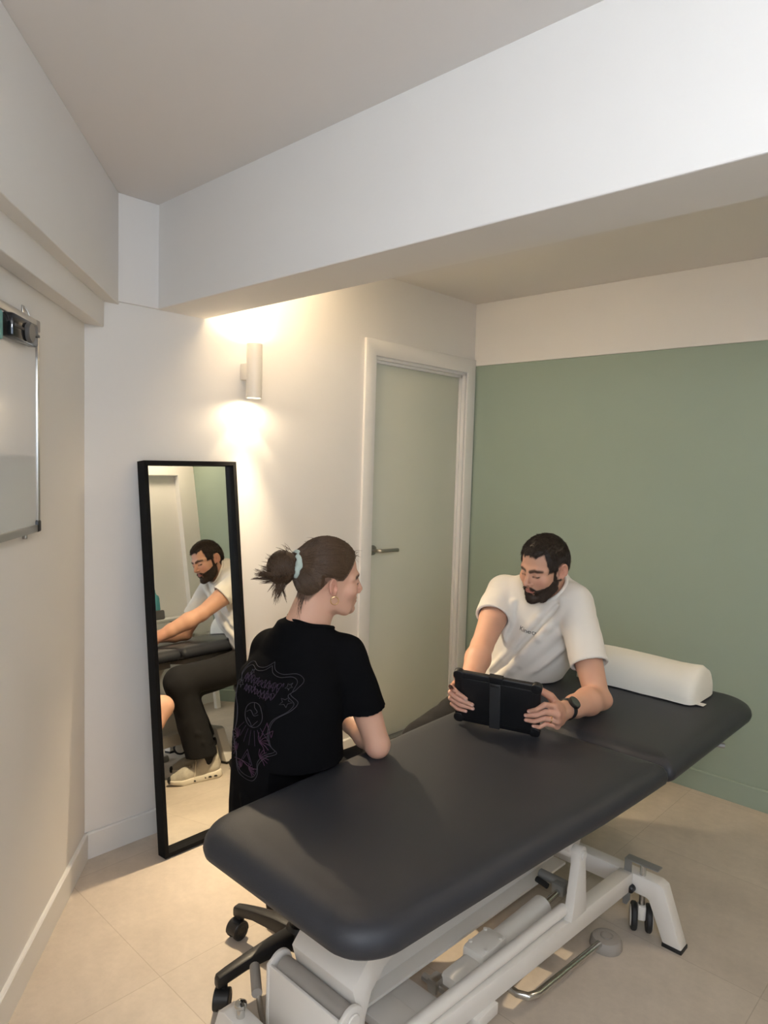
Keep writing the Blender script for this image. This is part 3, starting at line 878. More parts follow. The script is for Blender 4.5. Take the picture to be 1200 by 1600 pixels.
class Grid:
    def __init__(self, xs, ys, zs, big=0.06):
        self.ax = [np.asarray(a, dtype=f32) for a in (xs, ys, zs)]
        self.d = np.full([len(a) for a in self.ax], big, dtype=f32)
    def sub(self, lo, hi):
        sl, cs = [], []
        for i in range(3):
            a = int(np.searchsorted(self.ax[i], lo[i])); b = int(np.searchsorted(self.ax[i], hi[i]))
            sl.append(slice(max(0, a - 1), min(len(self.ax[i]), b + 1)))
        cs = [self.ax[0][sl[0]][:, None, None], self.ax[1][sl[1]][None, :, None], self.ax[2][sl[2]][None, None, :]]
        return tuple(sl), cs
    def op(self, fn, lo, hi, k=0.0, mode='add'):
        sl, P = self.sub(lo, hi)
        if 0 in self.d[sl].shape:
            return self
        v = fn(P)
        a = self.d[sl]
        if mode == 'add':
            r = smin(a, v, k) if k else np.minimum(a, v)
        elif mode == 'sub':
            r = smax(a, -v, k) if k else np.maximum(a, -v)
        elif mode == 'and':
            r = smax(a, v, k) if k else np.maximum(a, v)
        else:
            r = a + v
        self.d[sl] = r
        return self
    def cone(self, p0, p1, r0, r1=None, k=0.01, mode='add'):
        r1 = r0 if r1 is None else r1
        m = max(r0, r1) + k + 0.02
        lo = [min(p0[i], p1[i]) - m for i in range(3)]; hi = [max(p0[i], p1[i]) + m for i in range(3)]
        return self.op(lambda P: cone(P, p0, p1, r0, r1), lo, hi, k, mode)
    def chain(self, pts, rs, k=0.01, ki=0.0, mode='add'):
        m = max(rs) + k + 0.02
        lo = [min(p[i] for p in pts) - m for i in range(3)]; hi = [max(p[i] for p in pts) + m for i in range(3)]
        return self.op(lambda P: chain(P, pts, rs, ki), lo, hi, k, mode)
    def ell(self, c, r, R=None, k=0.01, mode='add'):
        m = max(r) + k + 0.02
        return self.op(lambda P: ell(P, c, r, R), [x - m for x in c], [x + m for x in c], k, mode)
    def fold(self, p0, p1, w, amp):
        m = w * 2.5
        lo = [min(p0[i], p1[i]) - m for i in range(3)]; hi = [max(p0[i], p1[i]) + m for i in range(3)]
        return self.op(lambda P: fold(P, p0, p1, w, amp), lo, hi, 0, 'plus')
    def mesh(self):
        d = self.d
        ins = d < 0
        nx, ny, nz = d.shape
        cnt = np.zeros((nx - 1, ny - 1, nz - 1), dtype=np.int8)
        for i in (0, 1):
            for j in (0, 1):
                for k in (0, 1):
                    cnt += ins[i:nx - 1 + i, j:ny - 1 + j, k:nz - 1 + k]
        act = (cnt > 0) & (cnt < 8)
        idx = np.argwhere(act)
        vid = np.full(act.shape, -1, dtype=np.int32)
        vid[act] = np.arange(len(idx), dtype=np.int32)
        I, J, K = idx.T
        C = {}
        for c in range(8):
            i, j, k = c >> 2 & 1, c >> 1 & 1, c & 1
            C[c] = d[I + i, J + j, K + k].astype(np.float64)
        acc = np.zeros((len(idx), 3)); n = np.zeros(len(idx))
        for a in range(8):
            for bit in (4, 2, 1):
                if a & bit:
                    continue
                b = a | bit
                da, db = C[a], C[b]
                m = (da < 0) != (db < 0)
                t = np.where(m, da / np.where(m, da - db, 1), 0)
                off = [np.full(len(idx), float(a >> s & 1)) for s in (2, 1, 0)]
                w = {4: 0, 2: 1, 1: 2}[bit]
                off[w] = t
                for q in range(3):
                    acc[:, q] += np.where(m, off[q], 0)
                n += m
        acc /= n[:, None]
        V = np.empty((len(idx), 3))
        for q, ii in enumerate((I, J, K)):
            a = self.ax[q].astype(np.float64)
            V[:, q] = a[ii] + acc[:, q] * (a[ii + 1] - a[ii])
        Fs = []
        for axn in range(3):
            s0 = [slice(1, -1)] * 3; s1 = [slice(1, -1)] * 3
            s0[axn] = slice(0, d.shape[axn] - 1); s1[axn] = slice(1, d.shape[axn])
            A_, B_ = ins[tuple(s0)], ins[tuple(s1)]
            e = np.argwhere(A_ != B_)
            if not len(e):
                continue
            fl = A_[tuple(e.T)]
            e = e + np.array([0 if q == axn else 1 for q in range(3)])
            o1, o2 = [(1, 2), (2, 0), (0, 1)][axn]
            q = []
            for (a, b) in ((0, 0), (1, 0), (1, 1), (0, 1)):
                g = e.copy(); g[:, o1] -= 1 - a; g[:, o2] -= 1 - b
                q.append(vid[tuple(g.T)])
            q = np.stack(q, 1)
            q[~fl] = q[~fl][:, ::-1]
            Fs.append(q)
        F_ = np.concatenate(Fs) if Fs else np.zeros((0, 4), int)
        F_ = F_[(F_ >= 0).all(1)]
        return V, F_

def mesh_obj(name, V, F_, m, parent=None, tint=None, loc=None, smooth=True):
    org = np.array(world_loc(parent)) if parent else (np.array(loc) if loc is not None else np.zeros(3))
    me = bpy.data.meshes.new(name)
    V2 = np.asarray(V) - org
    me.vertices.add(len(V2)); me.vertices.foreach_set('co', V2.astype(f32).ravel())
    F_ = np.asarray(F_, dtype=np.int32)
    me.loops.add(F_.size); me.loops.foreach_set('vertex_index', F_.ravel())
    me.polygons.add(len(F_))
    w = F_.shape[1]
    me.polygons.foreach_set('loop_start', np.arange(len(F_), dtype=np.int32) * w)
    if smooth:
        me.polygons.foreach_set('use_smooth', np.ones(len(F_), dtype=bool))
    me.update(calc_edges=True)
    me.validate()
    if tint is not None:
        at = me.color_attributes.new('tint', 'FLOAT_COLOR', 'POINT')
        c = np.ones((len(V2), 4), dtype=f32); c[:, :3] = tint
        at.data.foreach_set('color', c.ravel())
    me.materials.append(m)
    o = bpy.data.objects.new(name, me)
    COL.objects.link(o)
    if parent:
        o.parent = parent
    elif loc is not None:
        o.location = loc
    return o

def vnormals(V, F_):
    n = np.zeros_like(V)
    fn = np.cross(V[F_[:, 2]] - V[F_[:, 0]], V[F_[:, 3]] - V[F_[:, 1]])
    for c in range(4):
        np.add.at(n, F_[:, c], fn)
    return n / (np.linalg.norm(n, axis=1, keepdims=True) + 1e-12)

def strands(name, paths, r0, r1, m, parent):
    """paths (N,S,3): tapered three-sided hairs, one mesh"""
    paths = np.asarray(paths, dtype=float)
    N, S, _ = paths.shape
    T = np.gradient(paths, axis=1)
    T /= np.linalg.norm(T, axis=2, keepdims=True) + 1e-9
    ref = np.where(np.abs(T[..., 2:3]) < 0.9, np.array([0, 0, 1.0]), np.array([1.0, 0, 0]))
    U_ = np.cross(T, ref); U_ /= np.linalg.norm(U_, axis=2, keepdims=True) + 1e-9
    W = np.cross(T, U_)
    rad = np.linspace(0, 1, S) ** 1.5 * (r1 - r0) + r0
    V = np.empty((N, S, 3, 3))
    for k in range(3):
        a = 2 * math.pi * k / 3
        V[:, :, k] = paths + rad[None, :, None] * (math.cos(a) * U_ + math.sin(a) * W)
    base = (np.arange(N) * S * 3)[:, None, None]
    s = np.arange(S - 1)[None, :, None] * 3
    k = np.arange(3)[None, None, :]
    a = base + s + k; b = base + s + (k + 1) % 3
    F_ = np.stack([a, b, b + 3, a + 3], -1).reshape(-1, 4)
    o = mesh_obj(name, V.reshape(-1, 3), F_, m, parent)
    o['kind'] = 'stuff'
    return o

# ------------------------------------------------------------------ heads
def rotx(a):
    c, s = math.cos(a), math.sin(a)
    return [[1, 0, 0], [0, c, s], [0, -s, c]]
def cranium(L):
    x, y, z = L
    d = ell(L, (0, -0.012, 0.034), (0.0745, 0.0965, 0.083))
    return smin(d, ell(L, (0, -0.05, -0.005), (0.060, 0.055, 0.055)), 0.03)
def head_sdf(L, male=True):
    x, y, z = L
    ax = np.abs(x)
    Q = [ax, y, z]
    d = cranium(L)
    d = smin(d, ell(L, (0, 0.030, -0.036), (0.0600, 0.064, 0.078)), 0.028)
    jw = 0.054 if male else 0.049
    ch = -0.108 if male else -0.098
    d = smin(d, chain(Q, [(jw, -0.012, -0.040), (jw - 0.003, 0.000, -0.076), (0.030, 0.050, ch + 0.002), (0.0, 0.074, ch)], [0.015, 0.015, 0.016, 0.017], 0.008), 0.022)
    d = smin(d, ell(L, (0, 0.077, ch), (0.021 if male else 0.016, 0.017, 0.016)), 0.014)
    # brow ridge, cheekbones, eye sockets, lids
    br = 0.010 if male else 0.008
    d = smin(d, chain(Q, [(0.0, 0.084, 0.013), (0.030, 0.079, 0.0175), (0.054, 0.054, 0.011)], [br, br, br * 0.8], 0.004), 0.016)
    d = smin(d, sph(Q, (0.043, 0.056, -0.030), 0.021), 0.022)
    d = ssub(d, sph(Q, (0.033, 0.098, -0.003), 0.0165), 0.012)
    d = smin(d, sph(Q, (0.0315, 0.0742, -0.003), 0.0138), 0.004)
    d = ssub(d, chain(Q, [(0.0195, 0.088, -0.0095), (0.0315, 0.0905, -0.0115), (0.044, 0.083, -0.0085)], [0.0008, 0.0012, 0.0008]), 0.002)
    d = ssub(d, chain(Q, [(0.0195, 0.088, 0.004), (0.0315, 0.089, 0.0075), (0.045, 0.082, 0.004)], [0.0006, 0.001, 0.0006]), 0.003)
    # nose
    ny = 0.0 if male else -0.003
    d = smin(d, chain(L, [(0, 0.083, 0.016), (0, 0.095, -0.006), (0, 0.109 + ny, -0.031)], [0.0075, 0.0072, 0.0095]), 0.009)
    d = smin(d, sph(L, (0, 0.1105 + ny, -0.035), 0.0092), 0.005)
    d = smin(d, ell(Q, (0.0125, 0.098, -0.0395), (0.0072, 0.010, 0.0075)), 0.005)
    d = ssub(d, ell(Q, (0.0065, 0.1045, -0.0470), (0.0034, 0.0055, 0.004)), 0.003)
    # mouth
    d = smin(d, ell(L, (0, 0.078, -0.068), (0.028, 0.0155, 0.021)), 0.014)
    d = ssub(d, cone(L, (0, 0.1015, -0.049), (0, 0.0985, -0.059), 0.0016, 0.002), 0.004)
    d = smin(d, chain(Q, [(0.0, 0.0935, -0.0630), (0.007, 0.0935, -0.0622), (0.022, 0.0845, -0.0680)], [0.0044, 0.0046, 0.0026]), 0.004)
    d = smin(d, chain(Q, [(0.0, 0.0925, -0.0738), (0.010, 0.0912, -0.0735), (0.020, 0.0845, -0.0705)], [0.0058, 0.0054, 0.003]), 0.004)
    d = ssub(d, chain(Q, [(0.0, 0.0995, -0.0678), (0.012, 0.0965, -0.0682), (0.0245, 0.0865, -0.0692)], [0.0012, 0.0012, 0.0010]), 0.003)
    d = ssub(d, cone(L, (-0.012, 0.0945, -0.0855), (0.012, 0.0945, -0.0855), 0.004), 0.010)
    # ears
    ex, ey, ez = (0.0770, -0.016, -0.010)
    ca, sa = math.cos(0.22), math.sin(0.22)
    yaw_e = 0.42
    cy_, sy_ = math.cos(yaw_e), math.sin(yaw_e)
    # local ear axes: a = outwards normal, b = towards the back along the ear, c = up (leaning back)
    px, py, pz = ax - ex, y - ey, z - ez
    a = px * cy_ + py * sy_
    b = px * sy_ - py * cy_
    c = pz
    b2, c2 = b * ca - c * sa, b * sa + c * ca
    es = 1.0 if male else 0.88
    a, b2, c2 = a / es, b2 / es, c2 / es
    E = [a, b2, c2]
    ear = ell(E, (0.000, 0.004, 0.0), (0.0075, 0.0185, 0.0315))
    ear = smin(ear, ell(E, (0.0005, -0.004, -0.025), (0.006, 0.0095, 0.011)), 0.006)
    rr = np.sqrt(((b2 - 0.004) / 0.0165) ** 2 + (c2 / 0.0295) ** 2)
    helix = np.sqrt(((rr - 1) * 0.020) ** 2 + (a - 0.0055) ** 2) - 0.0036
    helix = np.maximum(helix, -(c2 + 0.016))
    helix = np.maximum(helix, -(b2 + 0.012))
    ear = smin(ear, helix, 0.004)
    ear = ssub(ear, ell(E, (0.0085, -0.001, -0.004), (0.0085, 0.0088, 0.0135)), 0.003)
    ear = ssub(ear, ell(E, (0.0085, 0.006, 0.014), (0.0048, 0.0075, 0.009)), 0.003)
    ear = smin(ear, ell(E, (0.003, -0.0115, -0.006), (0.004, 0.004, 0.006)), 0.003)
    d = smin(d, ear * es, 0.006)
    return d

def head_tint(L, N, base, male=True):
    """albedo of the face: skin, lips, brows, lash lines, stubble, painted lid-crease shade"""
    x, y, z = [np.asarray(a) for a in L]
    ax = np.abs(x)
    n = len(x)
    T = np.tile(np.array(base)[None], (n, 1))
    def mix(w, c):
        nonlocal T
        w = np.clip(w, 0, 1)[:, None]
        T = T * (1 - w) + np.array(c)[None] * w
    near = (y > 0.03) & (np.abs(z) < 0.15)
    # redder nose, cheeks, ears
    mix(0.35 * np.exp(-(((ax - 0.045) / 0.022) ** 2 + ((z + 0.035) / 0.022) ** 2)) * (y > 0.03), (0.62, 0.27, 0.19))
    mix(0.35 * np.exp(-((ax / 0.016) ** 2 + ((z + 0.036) / 0.016) ** 2)) * (y > 0.09), (0.60, 0.27, 0.19))
    mix(0.45 * (ax > 0.0755) * (y < 0.02), (0.60, 0.25, 0.18))
    # lips
    P = [ax, y, z]
    lip = np.minimum(chain(P, [(0.0, 0.098, -0.0630), (0.008, 0.097, -0.0625), (0.022, 0.087, -0.0682)], [0.0046, 0.0046, 0.0025]), chain(P, [(0.0, 0.098, -0.0738), (0.010, 0.096, -0.0735), (0.020, 0.088, -0.0705)], [0.0058, 0.0054, 0.003]))
    mix(np.clip(0.6 - lip / 0.003, 0, 1) * 0.8, (0.50, 0.17, 0.14))
    mo = chain(P, [(0.0, 0.0985, -0.0680), (0.012, 0.0955, -0.0684), (0.0245, 0.0865, -0.0694)], [0.0005, 0.0005, 0.0005])
    mix(np.clip(1 - mo / 0.0018, 0, 1) * 0.8, (0.22, 0.07, 0.06))
    # brows
    bd = chain(P, [(0.013, 0.093, 0.0125), (0.030, 0.089, 0.0175), (0.049, 0.068, 0.0130)], [0.0026, 0.0030, 0.0014] if male else [0.003, 0.0032, 0.0014])
    mix(np.clip(1 - np.maximum(bd - 0.003, 0) / 0.004, 0, 1) * near * 0.9, (0.045, 0.026, 0.016))
    # lash line and eye slit, then the upper-lid crease with its shade painted in
    ls = chain(P, [(0.0195, 0.0875, -0.0095), (0.0315, 0.0900, -0.0115), (0.045, 0.0815, -0.0085)], [0.0005] * 3)
    mix(np.clip(1.5 - ls / 0.0032, 0, 1) * near, (0.03, 0.018, 0.014))
    lc = chain(P, [(0.0195, 0.088, 0.004), (0.0315, 0.089, 0.0075), (0.045, 0.082, 0.004)], [0.0005] * 3)
    mix(np.clip(1 - lc / 0.003, 0, 1) * near * 0.55, (0.30, 0.14, 0.10))
    return T

SKIN_M = (0.60, 0.335, 0.225)
SKIN_W = (0.63, 0.365, 0.255)
def skin_material(name):
    m = mat(name, (0.6, 0.35, 0.25), 0.5, bump=0.12, bscale=900, spec=0.35, sss=0.12)
    nt = m.node_tree
    a = nt.nodes.new('ShaderNodeAttribute')
    a.attribute_name = 'tint'
    nt.links.new(a.outputs['Color'], nt.nodes['Principled BSDF'].inputs['Base Color'])
    return m
M['skin'] = skin_material('skin')
M['hair_dark'] = mat('dark_brown_hair', (0.030, 0.019, 0.013), 0.42, spec=0.45, var=0.4, vscale=80)
M['beard'] = mat('dark_beard_hair', (0.052, 0.034, 0.024), 0.55, spec=0.3, var=0.4, vscale=90)
M['hair_brown'] = mat('brown_hair', (0.085, 0.049, 0.027), 0.38, spec=0.5, var=0.45, vscale=60)
M['tee_white'] = mat('cream_cotton_tee', (0.77, 0.73, 0.66), 0.85, bump=0.15, bscale=1200, sheen=0.15, spec=0.2)
M['tee_black'] = mat('black_cotton_tee', (0.0045, 0.0045, 0.0052), 0.95, bump=0.15, bscale=1200, spec=0.06)
M['jeans'] = mat('faded_black_denim', (0.0135, 0.0130, 0.0135), 0.9, bump=0.3, bscale=1500, var=0.25, vscale=14, spec=0.2)
M['shorts'] = mat('black_shorts_cloth', (0.009, 0.009, 0.010), 0.85, bump=0.2, bscale=1200, spec=0.2)

# ------------------------------------------------------------------ tablet in a rugged case, propped on the couch
TA, tu, tv = A3((-1.288, 1.694, 0.8695)), A3((0.923, 0.383, -0.047)), A3((-0.163, 0.276, -0.947))
tu /= np.linalg.norm(tu); tv -= tu * tv.dot(tu); tv /= np.linalg.norm(tv)
tn = np.cross(tv, tu)
TWd, THt, TTh = 0.265, 0.185, 0.017
def tp(a, b, c):
    """tablet point: a along its width (0..TWd), b down (0..THt), c out of its back"""
    return A3(TA) + tu * a + tv * b + tn * c
def tbox(mb, a0, a1, b0, b1, c0, c1, bevel=0.0, seg=3, round_=0.0):
    b = bmesh.new()
    pts = []
    if round_:
        for (cx, cy, s0) in ((a0 + round_, b0 + round_, 180), (a1 - round_, b0 + round_, 270), (a1 - round_, b1 - round_, 0), (a0 + round_, b1 - round_, 90)):
            for i in range(7):
                t = math.radians(s0 + 15 * i)
                pts.append((cx + round_ * math.cos(t), cy + round_ * math.sin(t)))
    else:
        pts = [(a0, b0), (a1, b0), (a1, b1), (a0, b1)]
    v0 = [b.verts.new(Vector(tp(x, y, c0))) for x, y in pts]
    v1 = [b.verts.new(Vector(tp(x, y, c1))) for x, y in pts]
    n = len(pts)
    f0 = b.faces.new(v0[::-1]); f1 = b.faces.new(v1)
    for i in range(n):
        j = (i + 1) % n
        b.faces.new((v0[i], v0[j], v1[j], v1[i]))
    bmesh.ops.recalc_face_normals(b, faces=b.faces[:])
    if bevel:
        eds = list({e for f in (f0, f1) for e in f.edges})
        bmesh.ops.bevel(b, geom=eds, offset=bevel, segments=seg, profile=0.5, affect='EDGES')
    mb.bm(b)
    return mb
tab = thing('tablet', 'tablet in a thick black case held upright on the couch by the man', 'tablet', tuple(tp(TWd / 2, THt, -TTh / 2)))
tbox(MB(), 0, TWd, 0, THt, -TTh, 0, 0.005, round_=0.016).build('case', M['tablet'], tab, smooth=50)
cr = MB()
for a0, a1, b0, b1 in ((-0.003, 0.03, -0.003, 0.03), (TWd - 0.03, TWd + 0.003, -0.003, 0.03), (-0.003, 0.03, THt - 0.03, THt + 0.003), (TWd - 0.03, TWd + 0.003, THt - 0.03, THt + 0.003)):
    tbox(MB(), a0, a1, b0, b1, -TTh - 0.001, 0.0025, 0.003, round_=0.0145).build('corner_bumper', M['tablet'], tab, smooth=50)
tbox(MB(), TWd / 2 - 0.024, TWd / 2 + 0.018, -0.003, 0.016, -TTh - 0.001, 0.003, 0.003).build('top_clasp', M['tablet'], tab)
tbox(MB(), 0.022, TWd - 0.022, 0.020, THt - 0.018, 0.0, 0.0022, 0.001, round_=0.012).build('back_panel', M['tablet'], tab)
tbox(MB(), TWd / 2 - 0.020, TWd / 2 + 0.014, 0.018, THt - 0.003, 0.002, 0.0085, 0.002).build('hand_strap', M['strap'], tab)
tbox(MB(), TWd / 2 - 0.017, TWd / 2 + 0.011, 0.020, 0.027, 0.0082, 0.011, 0.001).build('strap_buckle', M['black'], tab)
tbox(MB(), 0.014, TWd - 0.014, 0.012, THt - 0.012, -TTh - 0.0008, -TTh + 0.001, 0.0).build('screen', M['screen'], tab)

# ------------------------------------------------------------------ man
man = thing('person', 'bearded person in a cream t-shirt leaning on the couch, reading a tablet', 'person', (-1.55, 2.34, 0.0))
HM = Frame((-1.317, 2.240, 1.142), 3.27, 0.27, 0.10, 0.925)
mRs, mRe, mRw = A3((-1.535, 2.315, 1.005)), A3((-1.462, 2.085, 0.845)), A3((-1.352, 1.845, 0.742))
mLs, mLe, mLw = A3((-1.226, 2.325, 1.005)), A3((-1.060, 2.195, 0.728)), A3((-1.058, 1.955, 0.742))
mNeck = A3((-1.352, 2.352, 1.055))
gx = axis(-1.72, -0.97, [(-1.40, -1.0, 0.0026)], 0.0045)
gy = axis(1.70, 2.52, [(1.72, 1.98, 0.0026), (2.07, 2.34, 0.0026)], 0.0045)
gz = axis(0.66, 1.29, [(0.68, 0.82, 0.0026), (0.98, 1.28, 0.0026)], 0.0045)
gb = Grid(gx, gy, gz)
r_ = 0.16
def hf(P):
    return head_sdf(HM.L(P), True) * HM.s
gb.op(hf, HM.o - r_, HM.o + r_, 0.0)
# neck, trapezius, shoulders, trunk (the trunk is under the shirt)
gb.cone(HM.W((0, -0.026, -0.050)), mNeck + A3((0.012, -0.02, -0.01)), 0.054, 0.060, 0.018)
gb.cone(HM.W((0, -0.045, -0.03)), mNeck + A3((0, 0.015, 0)), 0.045, 0.055, 0.02)
gb.chain([mRs + A3((0.02, 0.01, 0)), mNeck + A3((0, 0.01, -0.04)), mLs + A3((-0.02, 0.01, 0))], [0.052, 0.065, 0.052], 0.03)
gb.ell((-1.375, 2.37, 0.93), (0.13, 0.09, 0.14), None, 0.02)
gb.ell((-1.41, 2.385, 0.80), (0.12, 0.09, 0.12), None, 0.03)
# arms
for s, e, w in ((mRs, mRe, mRw), (mLs, mLe, mLw)):
    gb.chain([s, (s + e) / 2 + A3((0, 0.0, -0.004)), e], [0.054, 0.051, 0.040], 0.012, 0.01)
    d_ = w - e
    gb.chain([e, e + d_ * 0.28, e + d_ * 0.65, w], [0.040, 0.0455, 0.036, 0.027], 0.012, 0.012)
gb.ell(mLe + A3((0.008, 0.022, -0.010)), (0.034, 0.030, 0.028), None, 0.02)      # elbow point on the couch
def hand(g, wrist, mcp, fingers, thumb, palm_n, rf=0.0085):
    """wrist, four knuckles, finger joint lists (from the knuckle on), thumb joints"""
    wrist = A3(wrist)
    for i, m in enumerate(mcp):
        m = A3(m)
        a = wrist + (A3(mcp[i]) - A3(mcp[1])) * 0.45
        g.chain([a, (a + m) / 2 + A3(palm_n) * 0.001, m], [0.0165, 0.0150, 0.0108], 0.012, 0.006)
    g.chain([A3(mcp[0]), A3(mcp[1]), A3(mcp[2]), A3(mcp[3])], [0.0095, 0.0098, 0.0094, 0.0088], 0.006)
    for i, f in enumerate(fingers):
        k = (1.0, 1.04, 0.97, 0.84)[i] * rf
        pts = [A3(mcp[i])] + [A3(p) for p in f]
        g.chain(pts, [k * 1.14, k * 1.0, k * 0.9, k * 0.74][:len(pts)], 0.004)
    t = [A3(p) for p in thumb]
    g.chain(t, [0.0165, 0.0125, 0.0105, 0.0085][:len(t)], 0.010)
# left hand: fingers around the tablet's right edge onto its back, thumb on the screen side
E_ = TWd
Lm = [(-1.030, 1.853, 0.787), (-1.020, 1.855, 0.765), (-1.022, 1.862, 0.743), (-1.029, 1.872, 0.723)]
Lf = [[tp(0.279, 0.058, 0.004), tp(0.257, 0.075, 0.013), tp(0.234, 0.088, 0.0105)],
      [tp(0.281, 0.084, 0.003), tp(0.252, 0.097, 0.0135), tp(0.225, 0.105, 0.0105)],
      [tp(0.280, 0.108, 0.003), tp(0.252, 0.119, 0.013), tp(0.226, 0.122, 0.0100)],
      [tp(0.284, 0.130, 0.000), tp(0.268, 0.138, 0.0115), tp(0.248, 0.139, 0.0095)]]
Lt = [(-1.062, 1.925, 0.765), (-1.052, 1.868, 0.810), tp(E_ - 0.004, 0.036, -0.030), tp(E_ - 0.030, 0.040, -0.0265)]
hand(gb, mLw, Lm, Lf, Lt, (0.9, 0, 0.4))
# right hand
Rm = [(-1.335, 1.765, 0.802), (-1.343, 1.763, 0.780), (-1.346, 1.767, 0.758), (-1.342, 1.776, 0.738)]
Rf = [[tp(-0.010, 0.060, 0.003), tp(0.014, 0.071, 0.0125), tp(0.040, 0.088, 0.0105)],
      [tp(-0.012, 0.082, 0.003), tp(0.020, 0.094, 0.0135), tp(0.060, 0.106, 0.0105)],
      [tp(-0.012, 0.104, 0.002), tp(0.022, 0.113, 0.013), tp(0.062, 0.120, 0.0105)],
      [tp(-0.008, 0.126, 0.000), tp(0.012, 0.131, 0.0115), tp(0.040, 0.136, 0.0095)]]
Rt = [(-1.345, 1.815, 0.765), (-1.318, 1.768, 0.815), tp(-0.002, 0.040, -0.030), tp(0.024, 0.040, -0.0265)]
hand(gb, mRw, Rm, Rf, Rt, (-0.9, 0, 0.4))
V, F_ = gb.mesh()
P = [V[:, 0], V[:, 1], V[:, 2]]
N = vnormals(V, F_)
L = HM.L(P)
tint = np.tile(np.array(SKIN_M)[None], (len(V), 1))
hm = (np.abs(L[0]) < 0.13) & (np.abs(L[1]) < 0.15) & (np.abs(L[2]) < 0.16)
tint[hm] = head_tint([a[hm] for a in L], N[hm], SKIN_M, True)
# redder hands and knuckles, paler nails
hand_w = np.clip((1.93 - V[:, 1]) / 0.05, 0, 1) * (V[:, 2] < 0.86)
tint = tint * (1 - 0.35 * hand_w[:, None]) + np.array((0.60, 0.28, 0.21))[None] * 0.35 * hand_w[:, None]
for f in Lf + Rf:
    tip = A3(f[-1]) + tn * 0.006
    w = np.clip(1.4 - np.linalg.norm(V - tip, axis=1) / 0.0050, 0, 1)[:, None] * 0.8
    tint = tint * (1 - w) + np.array((0.72, 0.45, 0.38))[None] * w
# stubble colour under and around the beard
def beard_region(L):
    """< 0 where the beard grows"""
    x, y, z = L
    ax = np.abs(x)
    # upper edge of the cheek beard: from the sideburn down to the mouth corner
    yy = np.clip((y + 0.005) / 0.085, 0, 1)
    edge = -0.034 - 0.031 * yy ** 0.9 + 0.0018 * wob(L, 420, 71)
    reg = z - edge
    side = 0.0035 - y - 0.012                                   # nothing behind the sideburn
    burn = np.maximum(np.maximum(z - 0.03, np.abs(y - 0.010) - 0.0075), 0.05 - ax)
    reg = np.maximum(reg, -(y + 0.006) - 0.25 * np.minimum(z + 0.05, 0))
    reg = np.minimum(reg, burn)
    mous = np.maximum(chain([ax, y, z], [(0.0, 0.100, -0.0545), (0.012, 0.097, -0.0560), (0.026, 0.085, -0.068), (0.029, 0.080, -0.085)], [0.0036, 0.0046, 0.0052, 0.0062]), 0.07 - y)
    reg = np.minimum(reg, mous)
    lip = np.minimum(chain([ax, y, z], [(0.0, 0.098, -0.0645), (0.022, 0.087, -0.0684)], [0.0042, 0.002]), chain([ax, y, z], [(0.0, 0.098, -0.0745), (0.012, 0.096, -0.0752), (0.022, 0.087, -0.0705)], [0.0068, 0.0062, 0.0030]))
    reg = np.maximum(reg, -lip)
    nl = np.maximum(np.sqrt((ax - 0.017) ** 2 + (y - 0.09) ** 2 + (z + 0.085) ** 2) - 0.0065, 0.07 - y)
    reg = np.maximum(reg, -nl)
    # neck line under the jaw
    reg = np.maximum(reg, -(z + 0.136 + 0.38 * np.minimum(y - 0.06, 0) * -1 * -1))
    return reg
def hair_region(L):
    """< 0 where the short hair grows"""
    x, y, z = L
    ax = np.abs(x)
    yf = np.clip((y - 0.0) / 0.07, 0, 1)
    # front hairline with receding temples
    line = 0.071 - 0.006 * (ax / 0.03) ** 2 * (ax < 0.03) + np.where(ax > 0.030, np.clip((ax - 0.030) / 0.014, 0, 1) * 0.004, 0)
    front = line - z
    side = np.where(ax > 0.046, 1, 0)
    temple = y - (0.046 + 0.10 * np.clip(0.066 - z, -0.02, 0.05) * -0.35)      # side hair ends here
    lowside = np.where(y > -0.004, 0.002 - z, np.where(y > -0.035, 0.026 - z, -0.060 - z))
    sidehair = np.maximum(np.maximum(temple, lowside), 0.044 - ax)
    sidehair = np.where(y < -0.03, lowside, sidehair)
    fronthair = np.where(y > -0.03, front, lowside)
    return np.minimum(fronthair, sidehair) + 0.0022 * wob(L, 420, 73)
sb = np.clip(0.5 - beard_region([a[hm] for a in L]) / 0.006, 0, 1)[:, None] * 0.75
tint[hm] = tint[hm] * (1 - sb) + np.array((0.10, 0.062, 0.045))[None] * sb
hr = np.clip(0.5 - hair_region([a[hm] for a in L]) / 0.010, 0, 1)[:, None] * 0.85 * ((np.abs(L[0][hm]) < 0.078) | (L[1][hm] < -0.04))[:, None]
tint[hm] = tint[hm] * (1 - hr) + np.array((0.035, 0.022, 0.016))[None] * hr
mesh_obj('body', V, F_, M['skin'], man, tint)

# hair and beard follow the head
def hair_field(name, region, thick, m, h, extent, noise=0.0012, seed=1, head=None, frame=None, male=True, edge=0.5):
    fr = frame
    lo, hi = extent
    g = Grid(axis(lo[0], hi[0], [], h), axis(lo[1], hi[1], [], h), axis(lo[2], hi[2], [], h))
    X = [g.ax[0][:, None, None], g.ax[1][None, :, None], g.ax[2][None, None, :]]
    X = [np.broadcast_to(a, g.d.shape) for a in X]
    hd = head(X)
    reg = region(X)
    t = thick * np.clip(-reg / (0.012 * edge) + 0.15, 0, 1)
    d = hd - t - noise * wob(X, 900, seed) * (t > 0) - noise * wob(X, 400, seed + 1) * (t > 0)
    g.d = np.maximum(d, reg * 0.5).astype(f32)
    V, F_ = g.mesh()
    W = fr.o[None] + fr.s * (V[:, :1] * fr.r[None] + V[:, 1:2] * fr.f[None] + V[:, 2:3] * fr.u[None])
    return V, F_, W
